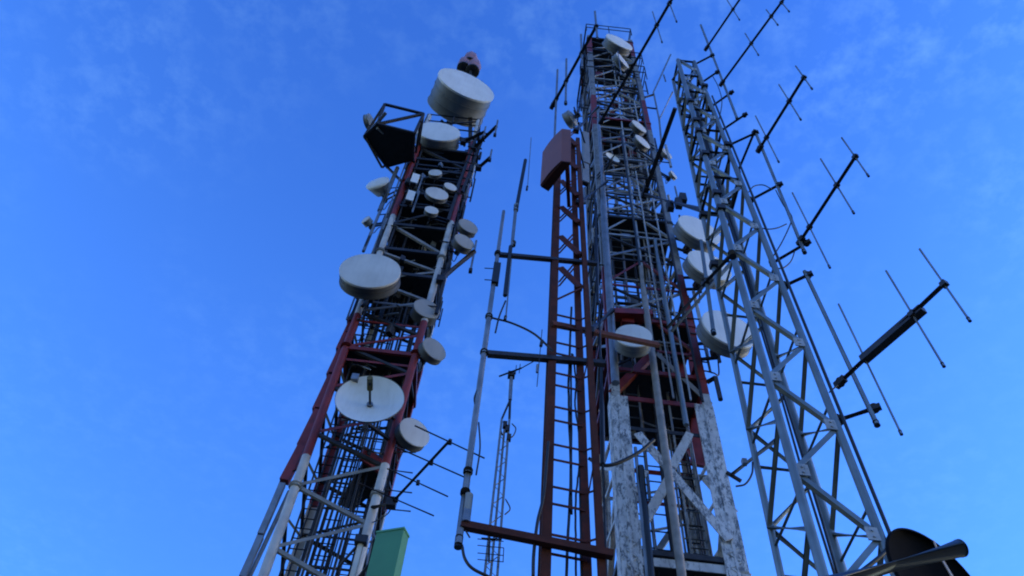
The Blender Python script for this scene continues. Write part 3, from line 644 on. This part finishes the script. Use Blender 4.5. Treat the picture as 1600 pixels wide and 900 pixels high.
dish('big grey white drum dish left of the red and white tower, at its middle', (578.5, 422), (578, 441), 47, 9.2, T1, M_WHITE2, M_DRUMG, G1, leg=0)
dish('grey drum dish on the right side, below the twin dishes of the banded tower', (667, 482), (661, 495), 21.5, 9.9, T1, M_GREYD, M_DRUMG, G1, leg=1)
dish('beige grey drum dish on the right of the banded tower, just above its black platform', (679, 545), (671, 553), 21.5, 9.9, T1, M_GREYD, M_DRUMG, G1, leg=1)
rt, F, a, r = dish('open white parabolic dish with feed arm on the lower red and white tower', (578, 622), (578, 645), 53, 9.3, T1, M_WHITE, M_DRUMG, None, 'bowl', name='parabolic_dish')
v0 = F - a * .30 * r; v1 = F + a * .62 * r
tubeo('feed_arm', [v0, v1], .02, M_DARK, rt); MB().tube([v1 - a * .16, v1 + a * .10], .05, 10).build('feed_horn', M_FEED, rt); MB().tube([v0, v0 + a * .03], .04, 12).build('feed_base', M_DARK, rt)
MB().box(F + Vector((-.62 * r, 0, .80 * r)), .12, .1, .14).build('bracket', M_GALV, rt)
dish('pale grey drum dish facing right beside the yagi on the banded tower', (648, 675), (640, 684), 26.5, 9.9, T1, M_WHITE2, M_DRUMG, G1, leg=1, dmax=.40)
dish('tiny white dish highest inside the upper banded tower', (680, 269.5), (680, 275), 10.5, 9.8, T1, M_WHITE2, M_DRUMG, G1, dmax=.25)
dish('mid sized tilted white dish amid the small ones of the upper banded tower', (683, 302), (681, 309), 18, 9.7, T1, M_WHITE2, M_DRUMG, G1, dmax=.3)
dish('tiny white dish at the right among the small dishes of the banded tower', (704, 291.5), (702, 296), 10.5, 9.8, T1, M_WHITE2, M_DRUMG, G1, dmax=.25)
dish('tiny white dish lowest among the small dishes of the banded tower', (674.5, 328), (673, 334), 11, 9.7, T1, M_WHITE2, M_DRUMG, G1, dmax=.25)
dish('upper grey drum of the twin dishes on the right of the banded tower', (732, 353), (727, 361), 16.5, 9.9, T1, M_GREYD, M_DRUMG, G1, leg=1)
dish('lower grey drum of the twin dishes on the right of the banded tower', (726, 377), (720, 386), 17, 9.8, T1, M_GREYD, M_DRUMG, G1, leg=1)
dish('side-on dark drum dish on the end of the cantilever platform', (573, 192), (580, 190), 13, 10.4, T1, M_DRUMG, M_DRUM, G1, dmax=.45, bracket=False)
dish('small grey dish on the left edge of the banded tower above the big drum', (571, 343), (577, 350), 8, 10, T1, M_WHITE2, M_DRUM, G1, leg=0, dmax=.3)
G3 = 'dishes on the middle tower'
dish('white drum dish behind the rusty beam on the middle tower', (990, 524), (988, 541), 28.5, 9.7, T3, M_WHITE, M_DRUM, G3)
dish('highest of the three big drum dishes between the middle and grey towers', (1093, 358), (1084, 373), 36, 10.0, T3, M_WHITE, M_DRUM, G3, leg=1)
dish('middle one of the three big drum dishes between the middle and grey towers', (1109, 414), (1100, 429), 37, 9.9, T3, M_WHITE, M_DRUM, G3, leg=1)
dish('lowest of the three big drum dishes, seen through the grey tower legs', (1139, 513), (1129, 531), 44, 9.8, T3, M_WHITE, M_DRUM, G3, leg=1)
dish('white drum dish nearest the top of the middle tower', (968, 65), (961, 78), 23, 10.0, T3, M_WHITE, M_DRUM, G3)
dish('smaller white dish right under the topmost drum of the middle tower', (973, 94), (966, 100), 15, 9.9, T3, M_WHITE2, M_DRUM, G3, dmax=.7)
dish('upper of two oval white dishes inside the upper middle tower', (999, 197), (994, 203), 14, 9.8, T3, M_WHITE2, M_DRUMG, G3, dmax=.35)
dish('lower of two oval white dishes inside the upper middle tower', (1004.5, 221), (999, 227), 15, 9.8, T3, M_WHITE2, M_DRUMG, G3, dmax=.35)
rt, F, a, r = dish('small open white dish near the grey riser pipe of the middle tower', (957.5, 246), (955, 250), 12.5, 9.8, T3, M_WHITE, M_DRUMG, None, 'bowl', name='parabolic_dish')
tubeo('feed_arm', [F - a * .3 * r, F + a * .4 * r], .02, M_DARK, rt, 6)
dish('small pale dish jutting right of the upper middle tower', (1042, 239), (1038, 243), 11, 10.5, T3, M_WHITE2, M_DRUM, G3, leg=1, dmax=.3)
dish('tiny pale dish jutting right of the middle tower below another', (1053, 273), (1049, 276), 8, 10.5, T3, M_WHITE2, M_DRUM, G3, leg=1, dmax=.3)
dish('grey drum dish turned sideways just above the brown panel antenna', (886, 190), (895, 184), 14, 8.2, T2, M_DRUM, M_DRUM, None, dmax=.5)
# white equipment boxes on tower one
for p, lab in (((648, 281), 'upper white box unit inside the upper banded tower'), ((641, 308), 'lower white box unit inside the upper banded tower')):
    rt = thing('equipment_box', PY(*p, 9.75), lab, 'radio unit', 'white boxes in the banded tower')
    c0 = PY(*p, 9.75); MB().box(c0, .19, .12, .50, .2).build('housing', M_WHITE, rt); MB().box(c0 + Vector((0, .09, 0)), .06, .1, .6).build('bracket', M_DARK, rt); MB().box(c0 - Vector((0, 0, .27)), .15, .09, .04).build('base_cap', M_DARK, rt)
    MB().tube([c0 + Vector((.15, .1, -.6)), c0 + Vector((.15, .1, .55))], .025, 8).build('pipe', M_GALV, rt)
# aviation light cluster
zz = zpx(733, 100, 11); rt = thing('beacon_cluster', PY(735, 112, 10.9), 'reddish warning beacon cluster on top of the largest drum dish', 'beacon')
for k, (p, sz) in enumerate((((726, 101), .58), ((735, 94), .62), ((740, 105), .62))):
    q = PY(*p, 10.9); o = MB().lathe(q, (0, 0, 1), [(-sz * .7, .01), (-sz * .7, sz * .42), (-.05, sz * .5), (sz * .55, sz * .44), (sz * .62, sz * .36), (sz * .63, .01)], 8, smooth=False).build('beacon', M_LAMP, rt)
    MB().lathe(q, (0, 0, 1), [(-sz * .85, .01), (-sz * .85, sz * .46), (-sz * .66, sz * .46), (-sz * .66, .01)], 16).build('base', M_BLK, o)
MB().tube([PY(735, 112, 10.9), T1.c(2, 24)], .07, 8).build('pole', M_DARK, rt)

# ------------------------------------------------------------------ panel antennas
zb = zpx(857, 298, 7.0); zt_ = None
rt = thing('panel_antenna', PZ(868, 275, zb), 'large curved reddish brown panel antenna atop the rusty ladder mast', 'antenna')
A_, B_, C_, D_ = [PZ(*p, zb) for p in ((844, 290), (877, 251), (892, 253), (857, 298))]
hh = VZ(A_.x, A_.y, 238) - zb; print('panel', A_, B_, C_, D_, hh)
arc = [A_.lerp(B_, t) + (Vector((-1, 1, 0)).normalized() * 0 + (A_ - D_).normalized() * .03 * math.sin(math.pi * t)) for t in (0, .2, .4, .6, .8, 1)]
MB().prism(arc + [C_, D_.lerp(C_, .5), D_], hh).build('shell', M_PANEL, rt)
MB().prism([p + Vector((0, 0, -.03)) for p in [A_.lerp(D_, .1), B_.lerp(C_, .1), C_, D_]], .026).build('base_plate', M_RUST, rt)
for zz in (zb + .4, zb + hh - .4): MB().bar(C_.lerp(D_, .2) + Vector((0, 0, zz - zb)), Vector((.95, 7.5, zz)), .07, .07).build('mount_arm', M_RUST, rt)
rt = thing('panel_antenna', PY(600, 905, 9.0), 'tall green box panel antenna bracketed low on the banded tower', 'antenna')
c0 = PY(600, 905, 9.0); zt_ = VZ(*PY(611, 832, 9.0).xy, 832)
base = PY(611, 832, 9.0); zb = c0.z - .9
c2 = Vector(((c0.x + base.x) / 2, 9.0, 0))
w_ = .40; M_ = Matrix.Rotation(math.radians(-22), 3, 'Z')
MB().box((c2.x, 9.05, (zb + zt_) / 2), w_, .18, zt_ - zb, M=M_).build('housing', M_GREEN, rt)
MB().box((c2.x, 9.05, zt_ + .012), w_ + .02, .20, .03, M=M_).build('end_cap', M_GREENL, rt)
MB().box(Vector((c2.x, 9.05, (zb + zt_) / 2)) + M_ @ Vector((-w_ / 2 - .004, 0, 0)), .01, .16, zt_ - zb - .01, M=M_).build('lit_side_strip', M_GREENL, rt)  # thin paler strip paints the light on the narrow left face
for zz in (zt_ - .12, zt_ - 1.2): MB().bar((c2.x - .1, 9.15, zz), (T1.xr(zz) + .05, 9.95, zz), .04, .04).build('mount_arm', M_DARK, rt)
pp = PY(566, 842, 9.6); MB().tube([pp + Vector((0, 0, -2.5)), pp], .045, 10).build('mount_pipe', M_WHITE2, rt)
MB().box(pp + Vector((0, -.03, -.05)), .18, .12, .12).build('clamp', M_BLK, rt)
MB().bar(PY(565, 845, 9.6), PY(527, 888, 9.9), .03, .03).build('stay', M_DARK, rt)

# ------------------------------------------------------------------ yagis
def yagi(label, Y, s, e, els, rb=.02, re=.009, group='yagi antennas reaching out from the towers', mboom=None, mel=None, clamp=True, zoff=0, rb2=None, name='yagi_antenna', ext=None):
    A = PY(*s, Y); B = PZ(*e, A.z); rt = thing(name, A, label, 'antenna', group)
    MB().tube([A, B], rb, 10, rb2).build('boom', mboom or M_BOOM, rt)
    pa, pb = Vector(proj(A)), Vector(proj(B))
    for t_, b_ in els:
        # intersect the element's picture line with the boom
        P0, P1 = Vector(t_), Vector(b_); d1 = pb - pa; d2 = P1 - P0; den = d1.x * d2.y - d1.y * d2.x
        u = ((P0.x - pa.x) * d2.y - (P0.y - pa.y) * d2.x) / den; pi = pa + d1 * u; Q = PZ(pi.x, pi.y, A.z)
        za, zb_ = VZ(Q.x, Q.y, t_[1]), VZ(Q.x, Q.y, b_[1])
        o = MB().tube([(Q.x, Q.y, zb_), (Q.x, Q.y, za)], re, 8).build('element', mel or M_GALV, rt)
        MB().tube([(Q.x, Q.y, zb_ - re), (Q.x, Q.y, zb_ + re * 4)], re * 1.5, 8).build('tip', M_DARK, o)
        MB().box((Q.x, Q.y, A.z), rb * 2.6, rb * 2.6, rb * 2.6, math.atan2((B - A).y, (B - A).x)).build('element_clamp', M_BOOM, o)
    if clamp: MB().tube([A - Vector((0, 0, rb * 2)), A + Vector((0, 0, rb * 2))], rb * 1.5, 10).bar(A - (B - A).normalized() * rb * 3, A + (B - A).normalized() * rb * 3, rb * 2.6, rb * 3.2).build('mast_clamp', M_DARK, rt)
    return rt, A, B
G4 = 'yagi antennas on the grey tower'
rt, A, B = yagi('lowest and largest yagi on the grey tower with a long dark box on its boom', 5.0, (1313, 597), (1478, 441), [((1437, 389), (1515, 501)), ((1385, 423), (1474, 572)), ((1309, 475), (1410, 678))], .022, .0105, G4)
a_, b_ = PZ(1348, 563, A.z), PZ(1442, 482, A.z)
MB().bar(a_, b_, .085, .075).build('boom_box', M_BOOM, rt)
MB().tube(curve([A, PY(1305, 605, 5.0), PY(1296, 613, 5.0)]), .008, 6).build('coax_cable', M_BLK, rt)
yagi('yagi with three elements, second from the bottom on the grey tower', 5.0, (1251, 376), (1339, 241), [((1314, 215), (1358, 275)), ((1284, 248), (1332, 333)), ((1241, 301), (1293, 418))], .022, .0105, G4)
yagi('yagi with three elements, third from the bottom on the grey tower', 5.0, (1187, 232), (1258, 118), [((1243, 103), (1269, 139)), ((1218, 132), (1250, 187)), ((1182, 181), (1215, 253))], .024, .011, G4)
yagi('long yagi from the grey tower leaving the top edge at the right', 5.0, (1128, 130), (1234, -14), [((1165, 52), (1184, 86)), ((1199, 15), (1213, 39)), ((1220, 2), (1230, 18))], .022, .011, G4)
yagi('long yagi from the top of the grey tower leaving the top edge', 5.0, (1104, 75), (1162, -10), [((1140, 0), (1151, 31))], .022, .011, G4)
yagi('dark boom yagi in front of the middle tower leaving the top edge', 7.7, (940, 188), (1056, -12), [((1023, 18), (1030, 66)), ((1046, 5), (1051, 34)), ((969, 80), (972, 118))], .035, .014, 'long boom antennas above the rusty mast')
yagi('long boom antenna with upright rods above the brown panel antenna', 7.4, (864, 164), (931, 42), [((868, 109), (871, 222)), ((882, 92), (887, 162)), ((904, 54), (913, 108)), ((929, 18), (934, 62))], .036, .026, 'long boom antennas above the rusty mast', mel=M_GALV)
yagi('bare dark boom slanting across the right side of the middle tower', 9.4, (1008, 300), (1055, 169), [], .055, .02, 'long boom antennas above the rusty mast', name='boom_antenna')
# poles on the grey tower
def pole(label, a, b, Y, arms, r=.022, name='antenna_pole'):
    A, B = PY(*a, Y), PY(*b, Y); X = (A.x + B.x) / 2; rt = thing(name, B, label, 'pole', 'antenna poles on the grey tower')
    print('pole', round(A.x, 2), round(B.x, 2))
    MB().tube([B, A], r, 10).build('pole', M_GALV4, rt); MB().tube([B - Vector((0, 0, .02)), B + Vector((0, 0, .04))], r * 1.25, 10).build('end_cap', M_BLK, rt)
    for s_, e_ in arms:
        z = PY(*e_, Y).z; q = PY(*e_, Y); p = PZ(*s_, z); 
        if abs(p.y - Y) > .8: p = PY(*s_, Y)
        MB().tube([p, q], r * .95, 8).build('standoff_arm', M_DARK, rt); MB().tube([q - Vector((0, 0, r * 1.6)), q + Vector((0, 0, r * 1.6))], r * 1.55, 10).bar(q + (q - p).normalized() * r * 2.6, q - (q - p).normalized() * r, r * 2.2, r * 2.4).build('clamp', M_DARK, rt); MB().tube([p - Vector((0, 0, r * 2)), p + Vector((0, 0, r * 2))], r * 2, 8).build('clamp', M_DARK, rt)
    return rt
pole('lowest pole beside the grey tower, holding the largest yagi', (1257, 424), (1370, 663), 5.0, [((1225, 447), (1262, 430)), ((1308, 657), (1366, 638))], .024)
pole('middle pole beside the grey tower, with drooping cables', (1181, 208), (1257, 394), 5.0, [((1207, 411), (1260, 380)), ((1172, 313), (1217, 289)), ((1141, 226), (1180, 208)), ((1153, 268), (1178, 208))], .023)
pole('highest pole beside the top of the grey tower', (1095, 39), (1152, 186), 5.0, [((1085, 101), (1112, 87)), ((1095, 130), (1120, 113)), ((1108, 169), (1142, 145)), ((1127, 204), (1163, 180))], .023)
pole('short pale pole hanging in front of the three big drum dishes', (1095, 376), (1115, 520), 5.2, [((1144, 398), (1103, 440))], .024)
for lab, pts in (('coax cable looping from the middle pole back to the grey tower', ((1170, 300), (1178, 291), (1192, 289), (1205, 295))), ('coax cable drooping under the middle pole towards the grey tower', ((1182, 355), (1200, 358), (1215, 356), (1229, 350))),
                 ('coax cable running down the middle pole beside the big yagi', ((1212, 297), (1224, 320), (1237, 338), (1235, 350), (1222, 378), (1206, 404))), ('short coax cable under the lowest arm of the middle pole', ((1242, 392), (1236, 408), (1225, 418), (1213, 420))),
                 ('thin coax cable near the top pole of the grey tower', ((1113, 118), (1122, 135), (1128, 158), (1124, 185), (1120, 204))), ('black cable sagging from the rusty ladder mast to the middle tower leg', ((920, 716), (937, 726), (961, 725), (998, 707), (1022, 687))), ('looped coax cable between the middle tower and grey tower low down', ((1176, 722), (1175, 740), (1165, 756), (1150, 760)))):
    tag(MB().tube(curve([PY(*p, 5.0 if pts[0][0] > 950 else 8.5) for p in pts]), .009 if pts[0][0] > 950 else .028, 6).build('coax_cable', M_BLK), lab, 'cable')
rt = thing('link_arm', PY(1147, 738, 6), 'dark clamped arm bridging the middle tower and the grey tower low down', 'arm')
MB().tube([PY(1144, 741, 7.0), PY(1212, 688, 5.2)], .022, 8).build('arm', M_BOOM, rt); MB().box(PY(1163, 722, 6), .05, .05, .07).build('clamp', M_GALV, rt); MB().bar(PY(1135, 738, 7), PY(1158, 752, 7), .035, .035).build('cross_clamp', M_DARK, rt)
rt = thing('link_arm', PY(1045, 511, 7), 'long doubled steel arm slanting from the grey tower to the middle tower', 'arm')
MB().tube([PY(1147, 392, 5.3), PY(1044, 511, 8.5)], .03, 8).build('arm', M_BOOM, rt); MB().tube([PY(1150, 402, 5.3), PY(1050, 517, 8.5)], .03, 8).build('arm', M_GALV, rt)
rt = thing('link_arm', PY(1011, 305, 9), 'dark horizontal arm with clamps above the topmost big drum dish', 'arm')
MB().tube([PY(1008, 304, 9.4), PY(1096, 328, 6)], .05, 8).build('arm', M_BOOM, rt)
for p in ((1060, 318), (1047, 322), (1067, 310)): MB().box(PY(*p, 7.4), .13, .12, .3).build('clamp', M_DARK, rt)
rt = thing('link_arm', PY(880, 511, 7.5), 'rusty red beam running from the ladder mast across the middle tower', 'beam')
MB().bar(PY(862, 506, 7.45), PY(1028, 539, 8.6), .075, .085).build('beam', M_RUST2, rt)
for a, b, r_, lab in (((905, 318), (948, 284), .05, 'dark arm joining the rusty mast top to the middle tower riser pipe'), ((921, 518), (957, 485), .06, 'thick dark arm joining the rusty mast and middle tower above the rusty beam'), ((900, 204), (934, 168), .055, 'short thick dark arm beside the brown panel antenna')):
    rt = thing('link_arm', PY(*a, 7.6), lab, 'arm'); MB().tube([PY(*a, 7.6), PY(*b, 10.1 if a[0] != 900 else 8.5)], r_, 8).build('arm', M_BOOM, rt); MB().box(PY(*a, 7.6), .14, .12, .14).build('clamp', M_DARK, rt)
# vertical grey panel units beside rusty mast top
for p, h_, lab in (((915, 232), 1.9, 'upper tall grey box antenna between rusty mast and middle tower'), ((914, 272), 1.0, 'lower blue grey box antenna between rusty mast and middle tower')):
    rt = thing('box_antenna', PY(*p, 8.3), lab, 'antenna'); c0 = PY(*p, 8.3); MB().box(c0, .17, .12, h_, .3).build('housing', M_DRUM, rt); MB().bar(c0 + Vector((0, 0, .2)), (1.2, 7.7, c0.z + .2), .04, .04).build('mount_arm', M_DARK, rt); MB().box(c0 - Vector((0, 0, h_ / 2 + .02)), .14, .1, .03, .3).build('base_cap', M_DARK, rt)

# zigzag thin antenna right of middle tower top
rt = thing('folded_antenna', PY(1025, 187, 10.6), 'thin V shaped rod antenna right of the middle tower top', 'antenna')
for a, b in (((1048, 85), (1021, 144)), ((1021, 144), (1030, 187)), ((1030, 187), (1051, 144)), ((1008, 152), (1021, 148)), ((1010, 168), (1026, 170)), ((1030, 187), (1034, 230)), ((1037, 117), (1040, 127))):
    MB().tube([PY(*a, 10.6), PY(*b, 10.6)], .045 if a == (1008, 152) else .032, 6).build('rod', M_GALV if a[0] > 1015 else M_DARK, rt)

# tower one side yagis (flat elements)
def flat_yagi(label, Y, s, e, els, rb=.022, re=.012, m=M_BOOM):
    A = PY(*s, Y); B = PZ(*e, A.z); rt = thing('yagi_antenna', A, label, 'antenna'); MB().tube([A, B], rb, 8).build('boom', m, rt)
    for a, b in els:
        MB().tube([PZ(*a, A.z + .03), PZ(*b, A.z + .03)], re, 6).build('element', M_BOOM, rt); c = (PZ(*a, A.z) + PZ(*b, A.z)) / 2; MB().box(c, .05, .05, .07).build('element_clamp', M_DARK, rt)
    MB().box(A, .14, .12, .16).build('mast_clamp', M_DARK, rt); MB().tube([A, PY(582, 793, 9.95)], .035, 8).build('mount_arm', M_DARK, rt)
    MB().tube(curve([A, PY(608, 800, 9.6), PY(597, 809, 9.8), PY(583, 816, 9.95)]), .01, 6).build('coax_cable', M_BLK, rt)
    return rt
flat_yagi('large yagi with parallel slanting elements on the right of the banded tower', 9.5, (612, 786), (704, 687), [((648, 665), (757, 716)), ((618, 698), (729, 747)), ((605, 732), (700, 776)), ((560, 755), (678, 806))])
rt = thing('dipole_array', PY(600, 740, 10.3), 'three short level rods behind the slanting yagi of the banded tower', 'antenna')
for a, b in (((600, 733), (645, 739)), ((592, 764), (644, 770)), ((612, 796), (642, 799)), ((608, 706), (650, 707))): tubeo('rod', [PY(*a, 10.3), PY(*b, 10.3)], .012, M_GALV, rt, 6)
tubeo('spine', [PY(600, 800, 10.32), PY(614, 706, 10.32)], .02, M_DARK, rt, 6)
# arms with upright dipoles, upper right of tower one
for k, (a, b, t_, b2, lab) in enumerate((((740, 232), (776, 197), 188, 211, 'highest dipole arm at the right of the upper banded tower'), ((748, 262), (766, 246), 234, 250, 'lower dipole arm at the right of the upper banded tower'),
                                         ((688, 437), (741, 393), 376, 423, 'long dipole arm under the twin dishes of the banded tower'), ((724, 222), (757, 206), 198, 215, 'middle dipole arm at the right beneath the largest drum dish'))):
    A = PY(*a, 9.9); B = PZ(*b, A.z) if k != 2 else PY(*b, 9.9); rt = thing('dipole_antenna', A, lab, 'antenna', 'dipole arms on the banded tower'); tubeo('arm', [A, B], .05 if k != 2 else .06, M_BOOM, rt)
    z_a, z_b = VZ(B.x, B.y, t_), VZ(B.x, B.y, b2); tubeo('element', [(B.x, B.y, z_a), (B.x, B.y, z_b)], .025, M_GALV, rt); MB().box((B.x, B.y, z_b), .08, .08, .12).build('tip', M_DARK, rt); MB().box(A, .16, .14, .2).build('mast_clamp', M_DARK, rt)
# dipole bay along upper right side of the banded tower
rt = thing('dipole_bay', PY(715, 320, 9.9), 'dark ladder like dipole bay along the upper right leg of the banded tower', 'antenna')
for (a, b) in (((712, 300), (748, 205)), ((722, 300), (752, 222)), ((700, 345), (726, 262))): tubeo('rail', [PY(*a, 9.9), PY(*b, 9.9)], .045, M_DARK, rt)
for k in range(9):
    t = k / 8; p = PY(712 + 36 * t - 8, 300 - 95 * t, 9.9); q = PY(712 + 36 * t + 14, 304 - 95 * t, 9.9); tubeo('rung', [p, q], .025, M_DARK if k % 2 else M_GALV, rt)

# ------------------------------------------------------------------ black dish and pipe, bottom right corner
C0 = PY(1468, 912, 3.9); rr = 96 * depth(C0) / FPX
ax = (R @ Vector((.46, .72, .52))).normalized(); M_SOOT = mat('matt_black_mesh', (.006, .006, .008), 1.0, 0, .2, 8, bump=0)
M_SOOT.node_tree.nodes['Principled BSDF'].inputs['Specular IOR Level'].default_value = .1
rt = thing('black_dish', C0, 'black round dish with tan straps at the bottom right corner, behind the pipe', 'dish antenna')
MB().lathe(C0, ax, [(-rr * .22 * math.cos(math.pi / 2 * k / 10), rr * math.sin(math.pi / 2 * k / 10) + .0005) for k in range(11)], 48).build('shell', M_SOOT, rt)
MB().lathe(C0, ax, [(-.01, rr * .985), (-.01, rr * 1.02), (.01, rr * 1.02), (.01, rr * .985)], 48).build('rim', M_SOOT, rt)
def onplane(x, y, k=.01):
    d = ray(x, y); return CAM + d * ((C0 + ax * k - CAM).dot(ax) / d.dot(ax))
MB().bar(onplane(1472, 874), onplane(1489, 903), .022, .006, ax).build('strap', M_COPPER, rt); MB().bar(onplane(1459, 845), onplane(1464, 858), .014, .006, ax).build('strap', M_COPPER, rt)
rt = thing('boom_pipe', PY(1330, 905, 3.4), 'thick blue grey pipe with round end crossing the bottom right corner', 'pipe')
pa, pb = PY(1290, 915, 3.2), PY(1499, 857, 3.2); pr = 13.5 * depth(pb) / FPX
MB().tube([pa, pb], pr, 28).build('pipe', M_BLUEP, rt); d_ = (pb - pa).normalized()
MB().tube([pb, pb + d_ * .012], pr * 1.04, 28).build('end_cap', M_BLUEP, rt); MB().tube([pa - d_ * .6, pa], pr, 28).build('pipe_foot', M_BLUEP, rt)
MB().tube([PY(1305, 905, 3.3), Vector((PY(1305, 905, 3.3).x, 3.3, 0))], pr * .8, 16).build('post', M_GALV, rt)

# footings
for T in (T1, T3, T4):
    c = sum((T.c(i, 0) for i in range(4)), Vector()) / 4; wd = abs(T.xr(0) - T.xl(0)) + 1.4
    MB().box((c.x, c.y, .15), wd, wd, .3).build('footing', M_CONC, T.root)
MB().box((1.05, 7.6, .15), 1.4, 1.3, .3).build('footing', M_CONC, T2.root)
print('objects', len(bpy.data.objects))
